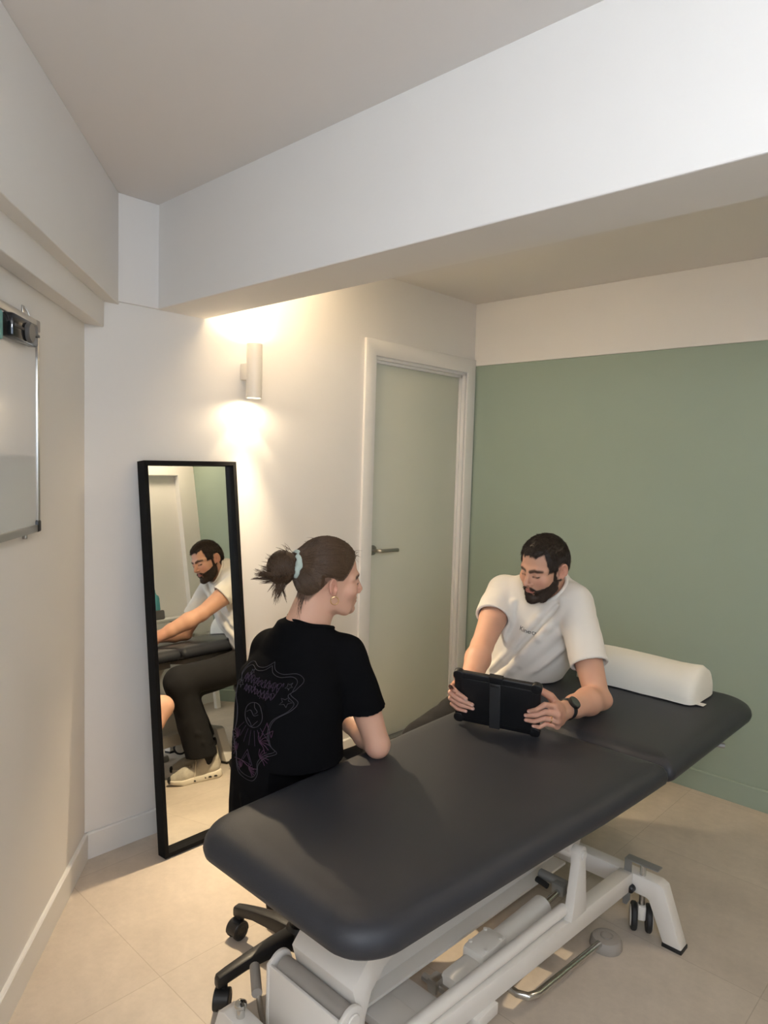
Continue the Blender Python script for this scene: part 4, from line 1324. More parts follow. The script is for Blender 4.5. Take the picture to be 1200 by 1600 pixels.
def short_hairs(name, V, F_, fr, n, length, lift, flow, m, parent, r0=0.00045, seed=3, keep=None):
    rs = np.random.RandomState(seed)
    N = vnormals(V, F_)
    i = rs.choice(len(V), n)
    p = V[i] + rs.normal(0, 0.0008, (n, 3)); nn = N[i]
    if keep is not None:
        k = keep(p, nn); p, nn = p[k], nn[k]
    f = flow(p) + rs.normal(0, 0.22, p.shape)
    f -= nn * (f * nn).sum(1, keepdims=True)
    f /= np.linalg.norm(f, axis=1, keepdims=True) + 1e-9
    ln = length * rs.uniform(0.6, 1.25, (len(p), 1))
    q = [p - nn * 0.001, p + f * ln * 0.45 + nn * lift * 0.6, p + f * ln + nn * lift * rs.uniform(0.2, 1.1, (len(p), 1))]
    path = np.stack(q, 1)
    W = fr.o + fr.s * (path[..., :1] * fr.r + path[..., 1:2] * fr.f + path[..., 2:3] * fr.u)
    return strands(name, W, r0, r0 * 0.35, m, parent)
def no_ears(L, d):
    x, y, z = L
    ears = np.maximum(np.maximum(0.071 - np.abs(x), np.abs(y + 0.022) - 0.024), np.abs(z + 0.016) - 0.035)
    return np.maximum(d, -ears)
cr_h = lambda L: smin(cranium(L), ell(L, (0, 0.030, -0.036), (0.0600, 0.064, 0.078)), 0.028)
hrm = lambda L: no_ears(L, hair_region(L))
Vh, Fh, Wh = hair_field('hair', hrm, 0.0085, None, 0.0022, ((-0.095, -0.13, -0.08), (0.095, 0.10, 0.135)), head=cr_h, frame=HM, edge=0.9)
hair_m = mesh_obj('hair', Wh, Fh, M['hair_dark'], man)
flow_m = lambda p: np.stack([p[:, 0] * 4, np.where(p[:, 2] > 0.055, 0.9, 0.35), np.where(p[:, 2] > 0.08, 0.0, -1.0)], 1)
short_hairs('hair_strands', Vh, Fh, HM, 14000, 0.013, 0.0038, flow_m, M['hair_dark'], hair_m, keep=lambda p, n: (n * (p - np.array([0, -0.012, 0.02]))).sum(1) > 0)
brm = lambda L: beard_region(L)
Vb, Fb, Wb = hair_field('beard', brm, 0.0016, None, 0.0018, ((-0.085, -0.02, -0.16), (0.085, 0.125, 0.04)), head=lambda L: head_sdf(L, True), frame=HM, noise=0.0007, edge=1.0)
beard = mesh_obj('beard', Wb, Fb, M['beard'], man)
short_hairs('beard_strands', Vb, Fb, HM, 9000, 0.0075, 0.0022, lambda p: np.stack([p[:, 0] * 3, 0.25 + p[:, 1] * 0, -1 + p[:, 1] * 0], 1), M['beard'], beard, r0=0.00038, seed=8, keep=lambda p, n: (n * (p - np.array([0, 0.02, -0.05]))).sum(1) > 0)

# t-shirt
sh = Grid(axis(-1.75, -0.98, [], 0.0042), axis(2.10, 2.54, [], 0.0042), axis(0.575, 1.14, [], 0.0042))
def lerp(a, b, t):
    return a + (b - a) * t
Hx = [  # z, centre x, centre y, half width, half depth
    (0.560, -1.545, 2.395, 0.160, 0.125), (0.650, -1.500, 2.390, 0.162, 0.132), (0.740, -1.448, 2.385, 0.168, 0.132), (0.840, -1.405, 2.378, 0.178, 0.130),
    (0.930, -1.378, 2.368, 0.186, 0.122), (1.000, -1.368, 2.358, 0.178, 0.104), (1.060, -1.362, 2.352, 0.130, 0.078), (1.110, -1.356, 2.350, 0.075, 0.058)]
def loft(P, S, ex=2.3):
    z = P[2]
    zs = [s[0] for s in S]
    cx, cy, ru, rv = [np.interp(z, zs, [s[i] for s in S]) for i in (1, 2, 3, 4)]
    n = (np.abs((P[0] - cx) / ru) ** ex + np.abs((P[1] - cy) / rv) ** ex) ** (1 / ex)
    return (n - 1) * np.minimum(ru, rv) * 0.9
Pall = [sh.ax[0][:, None, None], sh.ax[1][None, :, None], sh.ax[2][None, None, :]]
d = loft(Pall, Hx)
d = np.maximum(d, Pall[2] - 1.075)
sh.d = np.broadcast_to(d, sh.d.shape).astype(f32).copy()
sh.chain([mRs + A3((0.012, 0.008, -0.004)), mNeck + A3((0, 0.012, -0.030)), mLs + A3((-0.012, 0.008, -0.004))], [0.060, 0.068, 0.060], 0.035)
sh.cone(mNeck + A3((0, 0.01, -0.03)), mNeck + A3((0.004, -0.002, 0.016)), 0.078, 0.070, 0.03)
def sleeve(s, e, t, r0, r1):
    h = lerp(s, e, t)
    ax_ = (e - s) / np.linalg.norm(e - s)
    lo = np.minimum(s, h) - 0.13; hi = np.maximum(s, h) + 0.13
    def fn(P):
        q = cone(P, s - ax_ * 0.01, h + ax_ * 0.05, r0, r1) - 0.0022 * wob(P, 70, 5)
        return np.maximum(q, plane(P, h, ax_))
    sh.op(fn, lo, hi, 0.022)
    return h, ax_
hL, aL = sleeve(mLs, mLe, 0.66, 0.064, 0.067)
hR, aR = sleeve(mRs, mRe, 0.50, 0.064, 0.069)
# folds: long diagonal crease from the left collar to the right hip, drapes from the arm pits
def ff(p0, p1, w, a):
    sh.fold(A3(p0), A3(p1), w, a)
crease = [(-1.262, 2.268, 1.003), (-1.313, 2.252, 0.935), (-1.346, 2.250, 0.893), (-1.406, 2.250, 0.820), (-1.466, 2.252, 0.748), (-1.530, 2.262, 0.690)]
for q0, q1 in zip(crease[:-1], crease[1:]):
    ff(q0, q1, 0.0085, -0.016)
    ff(A3(q0) + A3((0.020, -0.002, -0.017)), A3(q1) + A3((0.020, -0.002, -0.017)), 0.015, 0.015)
    ff(A3(q0) + A3((-0.020, -0.002, 0.016)), A3(q1) + A3((-0.020, -0.002, 0.016)), 0.013, 0.006)
ff((-1.262, 2.270, 0.90), (-1.400, 2.250, 0.76), 0.018, 0.009)
ff((-1.225, 2.300, 0.86), (-1.360, 2.250, 0.715), 0.016, 0.010)
ff((-1.215, 2.330, 0.80), (-1.330, 2.260, 0.69), 0.014, 0.009)
ff((-1.440, 2.245, 0.99), (-1.475, 2.240, 0.84), 0.013, 0.010)
ff((-1.470, 2.250, 0.98), (-1.510, 2.250, 0.84), 0.012, -0.008)
ff((-1.250, 2.265, 1.03), (-1.190, 2.300, 0.95), 0.014, 0.007)
ff((-1.270, 2.320, 1.075), (-1.220, 2.330, 1.03), 0.010, 0.006)
ff((-1.460, 2.300, 1.055), (-1.500, 2.270, 0.98), 0.010, 0.007)
for k in range(5):
    z = 0.66 + 0.035 * k
    ff((-1.64 + 0.03 * k, 2.30, z), (-1.52 + 0.03 * k, 2.262, z - 0.03), 0.011, 0.008)
sh.op(lambda P: 0.0022 * wob(P, 38, 11) + 0.0011 * wob(P, 90, 12), (-2, 2, 0), (0, 3, 1.03), 0, 'plus')
# neck opening, sleeve openings, flat above the couch top, open hem
sh.op(lambda P: cone(P, mNeck + A3((0.010, -0.018, -0.03)), HM.W((0, -0.02, -0.06)), 0.061, 0.066), mNeck - 0.12, mNeck + 0.16, 0.004, 'sub')
for h, a_, r in ((hL, aL, 0.0610), (hR, aR, 0.0625)):
    sh.cone(h - a_ * 0.02, h + a_ * 0.05, r - 0.005, r - 0.005, 0.002, 'sub')
sh.op(lambda P: np.maximum(np.maximum(-(P[0] + 1.425), P[2] - (CT + 0.0025)), 0 * P[1] - 0.01), (-1.45, 2, 0.5), (-0.9, 2.6, CT + 0.03), 0.0, 'sub')
Vs, Fs = sh.mesh()
shirt = mesh_obj('t_shirt', Vs, Fs, M['tee_white'], man)
# ribbed collar
colr = MB()
nu = (HM.W((0, -0.02, -0.06)) - (mNeck + A3((0.010, -0.018, -0.03)))); nu /= np.linalg.norm(nu)
e1 = np.cross(nu, A3((0, 1, 0))); e1 /= np.linalg.norm(e1); e2 = np.cross(nu, e1)
bvh_s = BVHTree.FromPolygons([tuple(v) for v in Vs], [tuple(int(i) for i in f) for f in Fs])
cc = mNeck + A3((0.010, -0.018, -0.03))
ring = []
for k in range(64):
    a = 2 * math.pi * k / 64
    dr = e1 * math.cos(a) + e2 * math.sin(a)
    # highest shirt point at this bearing close to the neck opening
    hit = bvh_s.ray_cast(Vector(cc + dr * 0.070 + nu * 0.2), Vector(-nu))
    p = np.array(hit[0]) if hit[0] is not None else cc + dr * 0.07 + nu * 0.05
    ring.append(p)
ring = np.array(ring)
for _ in range(6):
    ring = 0.5 * ring + 0.25 * (np.roll(ring, 1, 0) + np.roll(ring, -1, 0))
colr.tube([Vector(p) for p in ring], 0.0068, 10, closed=True)
colr.build('collar', M['tee_white'], shirt)
for nm, s_, h, a_, r in (('cuff', mLs, hL, aL, 0.0620), ('cuff', mRs, hR, aR, 0.0635)):
    e1c = np.cross(a_, A3((0, 1, 0.3))); e1c /= np.linalg.norm(e1c); e2c = np.cross(a_, e1c)
    MB().tube([Vector(h - a_ * 0.004 + (e1c * math.cos(t) + e2c * math.sin(t)) * r) for t in np.linspace(0, 2 * math.pi, 48)[:-1]], 0.0042, 8, closed=True).build(nm, M['tee_white'], shirt)
# chest lettering
tc_ = bpy.data.curves.new('lettering', 'FONT')
tc_.body = 'Kinect'
tc_.size = 0.0255
to = bpy.data.objects.new('lettering', tc_)
COL.objects.link(to)
dg = bpy.context.evaluated_depsgraph_get()
tm = bpy.data.meshes.new_from_object(to.evaluated_get(dg))
bpy.data.objects.remove(to)
bt_ = bmesh.new(); bt_.from_mesh(tm)
bmesh.ops.triangulate(bt_, faces=bt_.faces[:])
bmesh.ops.subdivide_edges(bt_, edges=bt_.edges[:], cuts=1)
org, du, dvv = A3((-1.408, 2.0, 0.890)), A3((0.98, 0.0, -0.20)), A3((0.20, 0, 0.98))
LB = MB()
vs = []
for v in bt_.verts:
    p = org + du * v.co.x + dvv * v.co.y
    h = bvh_s.ray_cast(Vector(p), Vector((0, 1, 0)))
    vs.append((h[0] + Vector((0, -0.0012, 0))) if h[0] is not None else Vector(p))
LB.add(vs, [[v.index for v in f.verts] for f in bt_.faces])
bt_.free()
LB.build('chest_lettering', mat('black_print', (0.02, 0.02, 0.02), 0.7), shirt, smooth=0)

# trousers
tr = Grid(axis(-1.75, -1.25, [], 0.0055), axis(1.68, 2.55, [], 0.0055), axis(0.09, 0.70, [], 0.0055))
tr.ell((-1.535, 2.385, 0.575), (0.165, 0.128, 0.115), None, 0.03)
rk, lk = A3((-1.540, 1.868, 0.520)), A3((-1.375, 1.97, 0.462))
tr.chain([(-1.605, 2.36, 0.548), (-1.588, 2.12, 0.530), rk], [0.100, 0.083, 0.080], 0.03, 0.02)
tr.chain([rk + A3((0, 0, -0.01)), (-1.530, 1.920, 0.30), (-1.545, 1.946, 0.128)], [0.074, 0.074, 0.080], 0.03, 0.02)
tr.chain([(-1.465, 2.37, 0.535), lk], [0.098, 0.076], 0.03, 0.02)
tr.chain([lk, (-1.365, 2.065, 0.128)], [0.072, 0.078], 0.03, 0.02)
for p0, p1, w, a in (((-1.60, 1.93, 0.54), (-1.52, 1.96, 0.46), 0.012, 0.008), ((-1.61, 1.92, 0.50), (-1.56, 1.94, 0.43), 0.012, 0.010), ((-1.64, 2.20, 0.57), (-1.58, 2.05, 0.585), 0.010, 0.007), ((-1.65, 2.26, 0.56), (-1.60, 2.12, 0.545), 0.010, 0.008),
                     ((-1.61, 1.90, 0.25), (-1.55, 2.00, 0.21), 0.014, 0.010), ((-1.62, 1.92, 0.20), (-1.56, 2.01, 0.17), 0.010, 0.008), ((-1.66, 2.30, 0.53), (-1.61, 2.10, 0.50), 0.010, 0.006)):
    tr.fold(p0, p1, w, a)
tr.op(lambda P: 0.0035 * wob(P, 35, 21) + 0.0016 * wob(P, 80, 22), (-2, 1, 0), (0, 3, 1), 0, 'plus')
for p in ((-1.545, 1.946, 0.128), (-1.365, 2.065, 0.128)):
    tr.op(lambda P: P[2] - 0.122 + 0 * P[0] + 0 * P[1], (p[0] - 0.12, p[1] - 0.12, 0.0), (p[0] + 0.12, p[1] + 0.12, 0.128), 0, 'sub')
    tr.cone((p[0], p[1], 0.10), (p[0], p[1], 0.155), 0.070, 0.070, 0.003, 'sub')
tr.op(lambda P: np.maximum(P[2] - 0.60, -(P[0] + 1.42)) * 0 + np.maximum(-(P[0] + 1.335), 0.55 - P[2]), (-1.4, 1.6, 0.5), (-1.2, 2.6, 0.75), 0, 'sub')
Vt, Ft = tr.mesh()
mesh_obj('trousers', Vt, Ft, M['jeans'], man)
# shoes: knitted upper, foamy sole with windows, laces, sock
M['shoe_upper'] = mat('beige_knit_upper', (0.48, 0.44, 0.36), 0.85, bump=0.5, bscale=500, var=0.2, vscale=60)
M['shoe_sole'] = mat('cream_foam_sole', (0.72, 0.66, 0.54), 0.6)
M['sock'] = mat('black_sock', (0.012, 0.012, 0.013), 0.9)
def shoe(heel, toe, name='shoe'):
    fr = Frame(heel, math.atan2(toe[0] - heel[0], toe[1] - heel[1]), 0, 0)
    Ls = math.hypot(toe[0] - heel[0], toe[1] - heel[1])
    g = Grid(axis(-0.06, 0.06, [], 0.003), axis(-0.02, Ls + 0.02, [], 0.003), axis(0.0, 0.16, [], 0.003))
    g.chain([(0, 0.045, 0.055), (0, 0.10, 0.052), (0.004, 0.18, 0.038), (0.004, Ls - 0.045, 0.030)], [0.036, 0.036, 0.038, 0.030], 0.02, 0.02)
    g.chain([(0, 0.035, 0.060), (0, 0.030, 0.095)], [0.034, 0.030], 0.02)
    g.chain([(0, 0.095, 0.072), (0, 0.070, 0.100)], [0.030, 0.030], 0.02)
    g.cone((0, 0.055, 0.090), (0, 0.050, 0.15), 0.031, 0.035, 0.006, 'sub')
    V, F_ = g.mesh()
    W = fr.o + V[:, :1] * fr.r + V[:, 1:2] * fr.f + V[:, 2:3] * fr.u
    up = mesh_obj(name, W, F_, M['shoe_upper'], man)
    gs_ = Grid(axis(-0.06, 0.06, [], 0.0028), axis(-0.02, Ls + 0.02, [], 0.0028), axis(-0.005, 0.07, [], 0.0028))
    gs_.chain([(0, 0.035, 0.018), (0, 0.10, 0.016), (0.004, 0.19, 0.018), (0.004, Ls - 0.05, 0.026)], [0.042, 0.038, 0.046, 0.038], 0.02, 0.02)
    def top(P):
        return np.maximum(P[2] - np.interp(P[1], [0, 0.1, 0.2, Ls], [0.042, 0.032, 0.026, 0.034]) + 0 * P[0], np.interp(P[1], [-0.02, 0.02, 0.19, Ls], [0.008, 0.0, 0.0, 0.016]) - P[2])
    gs_.op(top, (-0.07, -0.05, -0.01), (0.07, Ls + 0.05, 0.08), 0.004, 'and')
    V, F_ = gs_.mesh()
    W = fr.o + V[:, :1] * fr.r + V[:, 1:2] * fr.f + V[:, 2:3] * fr.u
    so = mesh_obj('sole', W, F_, M['shoe_sole'], up)
    return fr, up, so, Ls
for heel, toe in (((-1.585, 2.025, 0), (-1.455, 1.785, 0)), ((-1.385, 2.145, 0), (-1.260, 1.905, 0))):
    fr, up, so, Ls = shoe(heel, toe)
    for sd in (-1, 1):
        for k, y in enumerate((0.03, 0.058, 0.086, 0.135, 0.160, 0.183)):
            hw = float(np.interp(y, [0.0, 0.035, 0.10, 0.19, Ls], [0.036, 0.042, 0.0385, 0.046, 0.03]))
            MB().box((-0.001, -0.008 if y < 0.1 else -0.006, -0.004), (0.0022, 0.008 if y < 0.1 else 0.006, 0.003), 0.0008)
            b_ = MB()
            zc = 0.017 if y < 0.11 else 0.012
            hl = 0.0095 if y < 0.11 else 0.006
            pts = [(-hl, -0.003), (-hl * 0.2, -0.0045), (hl, -0.002), (hl * 0.7, 0.004), (-hl * 0.5, 0.0035)]
            o_ = [Vector(fr.W((sd * (hw - 0.0035), y + a, zc + c))) for a, c in pts]
            b_.prism(o_, Vector(fr.Wd((sd * 0.0065, 0, 0))), 0.0)
            b_.build('sole_window', M['rubber'], up, smooth=0)
    tb_ = MB()
    tb_.rings([[Vector(fr.W((0.004 + 0.020 * s * math.cos(a), Ls - 0.016 + 0.012 * s * math.sin(a), z))) for a in np.linspace(0, 2 * math.pi, 21)[:-1]] for s, z in ((0.9, 0.016), (1.05, 0.025), (0.9, 0.040), (0.5, 0.046))])
    tb_.build('toe_bumper', M['rubber'], up)
    lc = MB()
    for k in range(5):
        y = 0.112 + 0.019 * k; z = 0.0905 - 0.0042 * k
        lc = MB().tube([Vector(fr.W((-0.024, y - 0.004, z - 0.012))), Vector(fr.W((-0.012, y, z - 0.001))), Vector(fr.W((0.012, y + 0.004, z - 0.001))), Vector(fr.W((0.024, y + 0.006, z - 0.012)))], 0.0026, 8)
        lc.build('lace', M['shoe_sole'], up)
    for sd in (-1, 1):
        MB().tube([Vector(fr.W(p)) for p in ((0, 0.118, 0.092), (sd * 0.018, 0.120, 0.098), (sd * 0.032, 0.125, 0.080), (sd * 0.040, 0.130, 0.050), (sd * 0.041, 0.135, 0.028))], 0.002, 8).build('lace_end', M['shoe_sole'], up)
    sk = MB()
    sk.lathe(fr.W((0, 0.055, 0.06)), (0, 0, 1), [(0, 0), (0.033, 0), (0.034, 0.03), (0.036, 0.09), (0, 0.09)], 24)
    sk.build('sock', M['sock'], man)
# wristwatch and ring
wa = (mLw - mLe) / np.linalg.norm(mLw - mLe)
wc = mLw - wa * 0.030
w1 = A3((0.52, -0.60, 0.62)); w1 -= wa * w1.dot(wa); w1 /= np.linalg.norm(w1); w2 = np.cross(wa, w1)
watch = MB()
for off in (0,):
    ringp = [[Vector(wc + wa * q + (w1 * math.cos(t) + w2 * math.sin(t)) * (0.0315 + (0.002 if abs(q) < 0.009 else 0))) for t in np.linspace(0, 2 * math.pi, 49)[:-1]] for q in (-0.011, -0.0085, 0.0085, 0.011)]
watch.rings(ringp, False, False)
wo = watch.build('wristwatch', M['black'], man)
wf0 = wc + w1 * 0.031
MB().lathe(wf0, w1, [(0, 0), (0.0205, 0), (0.0215, 0.003), (0.0205, 0.010), (0.0180, 0.0115), (0.0175, 0.0105), (0, 0.0105)], 36).build('watch_case', mat('watch_bezel', (0.035, 0.035, 0.033), 0.35, metal=0.6), wo)
MB().lathe(wf0 + w1 * 0.0106, w1, [(0, 0), (0.0165, 0), (0.0160, 0.0006), (0, 0.0008)], 32).build('watch_face', mat('watch_glass', (0.06, 0.065, 0.055), 0.12), wo)
p0_, p1_ = A3(Lm[2]), A3(Lf[2][0])
rd = (p1_ - p0_) / np.linalg.norm(p1_ - p0_)
rc = lerp(p0_, p1_, 0.55)
e1 = np.cross(rd, A3((0, 0, 1))); e1 /= np.linalg.norm(e1); e2 = np.cross(rd, e1)
MB().tube([Vector(rc + (e1 * math.cos(t) + e2 * math.sin(t)) * 0.0096) for t in np.linspace(0, 2 * math.pi, 33)[:-1]], 0.0014, 8, closed=True).build('ring', M['gold'], man)
# brows

# ------------------------------------------------------------------ rolling stools
def stool(label, cx, cy, seat_z, a0):
    st = thing('rolling_stool', label, 'stool', (cx, cy, 0), 'black rolling stools beside the couch')
    MB().lathe((cx, cy, seat_z - 0.075), (0, 0, 1), [(0, 0), (0.15, 0), (0.172, 0.010), (0.178, 0.030), (0.172, 0.055), (0.150, 0.070), (0.10, 0.075), (0, 0.076)], 48).build('seat', M['pad'], st, smooth=60)
    MB().lathe((cx, cy, seat_z - 0.105), (0, 0, 1), [(0, 0), (0.05, 0), (0.10, 0.025), (0.10, 0.030), (0, 0.030)], 32).build('seat_plate', M['black'], st)
    MB().lathe((cx, cy, 0.10), (0, 0, 1), [(0, 0), (0.030, 0), (0.028, 0.10), (0.018, 0.105), (0.018, seat_z - 0.2), (0, seat_z - 0.2)], 28).build('gas_column', M['black'], st)
    bs = MB()
    bs.lathe((cx, cy, 0.075), (0, 0, 1), [(0, 0), (0.040, 0), (0.046, 0.012), (0.043, 0.055), (0.034, 0.066), (0, 0.066)], 32)
    for k in range(5):
        a = math.radians(a0 + 72 * k)
        d, n = Vector((math.cos(a), math.sin(a), 0)), Vector((-math.sin(a), math.cos(a), 0))
        c = Vector((cx, cy, 0))
        rings = []
        for r, w, z0, z1 in ((0.025, 0.024, 0.080, 0.132), (0.09, 0.021, 0.086, 0.128), (0.18, 0.017, 0.082, 0.114), (0.235, 0.0155, 0.070, 0.102), (0.262, 0.014, 0.062, 0.095), (0.266, 0.011, 0.064, 0.090)):
            ring = []
            for sx_, sz_ in ((-1, -1), (1, -1), (1, 1), (-1, 1)):
                zc, hz = (z0 + z1) / 2, (z1 - z0) / 2
                for t in (0, 1, 2):
                    ang = math.radians(t * 45)
                    bx = w - 0.006 + 0.006 * (math.cos(ang) if sx_ * sz_ > 0 else math.sin(ang))
                    bz = hz - 0.006 + 0.006 * (math.sin(ang) if sx_ * sz_ > 0 else math.cos(ang))
                    ring.append((sx_ * bx, zc + sz_ * bz))
            ring = sorted(ring, key=lambda q: math.atan2(q[1] - zc, q[0]))
            rings.append([c + d * r + n * x + Vector((0, 0, z)) for x, z in ring])
        bs.rings(rings)
    bs.build('star_base', M['black'], st)
    for k in range(5):
        a = math.radians(a0 + 72 * k)
        p = Vector((cx + 0.245 * math.cos(a), cy + 0.245 * math.sin(a), 0))
        sw = a + 0.9 + 0.7 * math.sin(k * 2.1)
        ax_ = Vector((-math.sin(sw), math.cos(sw), 0)); fw = Vector((math.cos(sw), math.sin(sw), 0))
        cb = MB()
        cb.cyl(p + Vector((0, 0, 0.045)), p + Vector((0, 0, 0.074)), 0.012, n=16)
        hb = []
        wc_ = p + fw * 0.012 + Vector((0, 0, 0.0275))
        for o, rr in ((-0.021, 0.0285), (-0.019, 0.0300), (0.019, 0.0300), (0.021, 0.0285)):
            hb.append([wc_ + ax_ * o + fw * (rr * math.cos(t)) + Vector((0, 0, rr * math.sin(t) + 0.0015)) for t in np.linspace(math.radians(-10), math.radians(190), 20)])
        cb.rings(hb)
        co = cb.build('castor', M['black'], st)
        for s in (-1, 1):
            MB().lathe(wc_ + ax_ * (s * 0.0215) - ax_ * (s * 0.012), ax_ * s, [(0, 0), (0.0265, 0), (0.0275, 0.002), (0.0275, 0.010), (0.0255, 0.0125), (0.017, 0.013), (0.015, 0.0115), (0, 0.0115)], 28).build('wheel', M['rubber'], co)
    return st
stool('black rolling stool under the person with the hair bun', -1.512, 1.290, 0.452, -98)
stool('black rolling stool under the bearded person, half hidden by the couch', -1.555, 2.385, 0.452, -20)

# ------------------------------------------------------------------ woman
wom = thing('person', 'person with a hair bun and black t-shirt, elbow on the couch', 'person', (-1.53, 1.27, 0.0))
HW = Frame((-1.471, 1.336, 1.167), 0.367, 0.045, -0.070, 0.89)
wRs, wRe, wRw = A3((-1.405, 1.350, 0.950)), A3((-1.314, 1.388, 0.714)), A3((-1.532, 1.452, 0.722))
wLs, wLe, wLw = A3((-1.650, 1.275, 0.930)), A3((-1.735, 1.430, 0.705)), A3((-1.625, 1.560, 0.700))
wNeck = A3((-1.508, 1.268, 1.022))
gx = axis(-1.86, -1.24, [(-1.58, -1.27, 0.0026)], 0.0048)
gy = axis(1.08, 1.82, [(1.19, 1.47, 0.0026)], 0.0048)
gz = axis(0.02, 1.30, [(0.67, 0.85, 0.004), (1.00, 1.29, 0.0026)], 0.0052)
gb = Grid(gx, gy, gz)
gb.op(lambda P: head_sdf(HW.L(P), False) * HW.s, HW.o - 0.15, HW.o + 0.15, 0.0)
gb.cone(HW.W((0, -0.020, -0.055)), wNeck + A3((0.006, 0.02, -0.01)), 0.047, 0.052, 0.016)
gb.cone(HW.W((0, -0.045, -0.035)), wNeck + A3((0, -0.008, 0.0)), 0.042, 0.050, 0.02)
gb.chain([wRs + A3((-0.02, 0, -0.004)), wNeck + A3((0, 0.005, -0.035)), wLs + A3((0.02, 0, -0.004))], [0.044, 0.058, 0.044], 0.03)
gb.ell((-1.525, 1.25, 0.88), (0.125, 0.085, 0.14), None, 0.03)
gb.ell((-1.53, 1.235, 0.72), (0.115, 0.085, 0.14), None, 0.04)
gb.ell((-1.53, 1.245, 0.555), (0.15, 0.11, 0.09), None, 0.04)
for s, e, w in ((wRs, wRe, wRw), (wLs, wLe, wLw)):
    gb.chain([s, (s + e) / 2 + A3((0.004, 0.0, 0)), e], [0.046, 0.043, 0.034], 0.012, 0.01)
    d_ = w - e
    gb.chain([e, e + d_ * 0.3, e + d_ * 0.7, w], [0.034, 0.036, 0.029, 0.022], 0.012, 0.012)
gb.ell(wRe + A3((0.004, -0.004, -0.012)), (0.026, 0.024, 0.021), None, 0.014)
# hands resting together on the lap
def lap_hand(w, dir_, side, up):
    dir_ = A3(dir_) / np.linalg.norm(dir_); side = A3(side); up = A3(up)
    mc = [w + dir_ * l + side * s for l, s in ((0.078, 0.026), (0.082, 0.009), (0.079, -0.009), (0.072, -0.025))]
    fg = []
    for m, l in zip(mc, (0.9, 1.0, 0.93, 0.75)):
        fg.append([m + dir_ * 0.040 * l - up * 0.010, m + dir_ * 0.058 * l - up * 0.026, m + dir_ * 0.062 * l - up * 0.044])
    th = [w + dir_ * 0.02 + side * 0.020, w + dir_ * 0.045 + side * 0.042 - up * 0.008, w + dir_ * 0.072 + side * 0.046 - up * 0.018, w + dir_ * 0.092 + side * 0.040 - up * 0.024]
    hand(gb, w, mc, fg, th, up, 0.0076)
lap_hand(wRw, (-0.75, 0.45, -0.20), A3((0.45, 0.85, 0.1)) * 0.9, (0.05, -0.1, 1))
lap_hand(wLw, (0.75, 0.15, -0.25), A3((-0.25, 0.95, 0)) * 0.9, (0.0, -0.1, 1))
# legs
for hip, knee, ank, toe in (((-1.450, 1.27, 0.525), (-1.490, 1.660, 0.500), (-1.470, 1.39, 0.085), (-1.46, 1.53, 0.045)), ((-1.610, 1.27, 0.525), (-1.690, 1.680, 0.440), (-1.735, 1.39, 0.085), (-1.745, 1.53, 0.045))):
    gb.chain([hip, lerp(A3(hip), A3(knee), 0.5), knee], [0.082, 0.068, 0.052], 0.03, 0.02)
    gb.chain([knee, lerp(A3(knee), A3(ank), 0.35) + A3((0, -0.012, 0)), ank], [0.050, 0.052, 0.034], 0.02, 0.015)
    gb.chain([ank, toe], [0.036, 0.032], 0.02)
V, F_ = gb.mesh()
P = [V[:, 0], V[:, 1], V[:, 2]]
N = vnormals(V, F_)
L = HW.L(P)
tint = np.tile(np.array(SKIN_W)[None], (len(V), 1))
hm = (np.abs(L[0]) < 0.13) & (np.abs(L[1]) < 0.15) & (np.abs(L[2]) < 0.16)
tint[hm] = head_tint([a[hm] for a in L], N[hm], SKIN_W, False)
ew = np.clip(1.2 - np.linalg.norm(V - (wRe + A3((0.006, -0.01, -0.02))), axis=1) / 0.035, 0, 1)[:, None] * 0.4
tint = tint * (1 - ew) + np.array((0.60, 0.28, 0.21))[None] * ew
def w_hair_region(L):
    """< 0 where the hair, drawn back into the bun, covers the head"""
    x, y, z = L
    ax = np.abs(x)
    yl = np.interp(z, [-0.02, 0.0, 0.02, 0.045, 0.070, 0.09, 0.12], [-0.004, 0.012, 0.030, 0.048, 0.068, 0.085, 0.12])
    front = y - yl
    low = np.where(y > -0.030, 0.008 - z, 0.008 - z + (y + 0.030) * 1.35)
    return np.maximum(front, np.maximum(low, -0.062 - z))
hr = np.clip(0.5 - w_hair_region([a[hm] for a in L]) / 0.008, 0, 1)[:, None] * 0.8 * ((np.abs(L[0][hm]) < 0.0735) | (L[1][hm] < -0.04))[:, None]
tint[hm] = tint[hm] * (1 - hr) + np.array((0.06, 0.035, 0.02))[None] * hr
mesh_obj('body', V, F_, M['skin'], wom, tint)

# hair: cap, drawn-back strands, bun, loose ends, scrunchie
BUN = A3((0.0, -0.163, 0.034))
BASE = A3((0.0, -0.108, 0.050))
def cap_head(L):
    x, y, z = L
    d = smin(cranium(L), ell(L, (0, 0.030, -0.036), (0.060, 0.064, 0.078)), 0.028)
    d = smin(d, ell(L, (0, -0.02, 0.060), (0.066, 0.080, 0.066)), 0.02)
    return smin(d, cone(L, (0, -0.085, 0.045), tuple(BASE), 0.040, 0.024), 0.035)
wreg = lambda L: no_ears(L, w_hair_region(L))
Vh, Fh, Wh = hair_field('hair', wreg, 0.0085, None, 0.0024, ((-0.095, -0.15, -0.085), (0.095, 0.11, 0.15)), head=cap_head, frame=HW, noise=0.0006, edge=1.3)
hair_w = mesh_obj('hair', Wh, Fh, M['hair_brown'], wom)
def cap_d(p):
    return cap_head([p[:, 0], p[:, 1], p[:, 2]])
def cap_n(p, e=0.002):
    g = np.stack([cap_d(p + e * np.eye(3)[i]) - cap_d(p - e * np.eye(3)[i]) for i in range(3)], 1)
    return g / (np.linalg.norm(g, axis=1, keepdims=True) + 1e-9)
def toW(fr, p):
    return fr.o + fr.s * (p[..., :1] * fr.r + p[..., 1:2] * fr.f + p[..., 2:3] * fr.u)
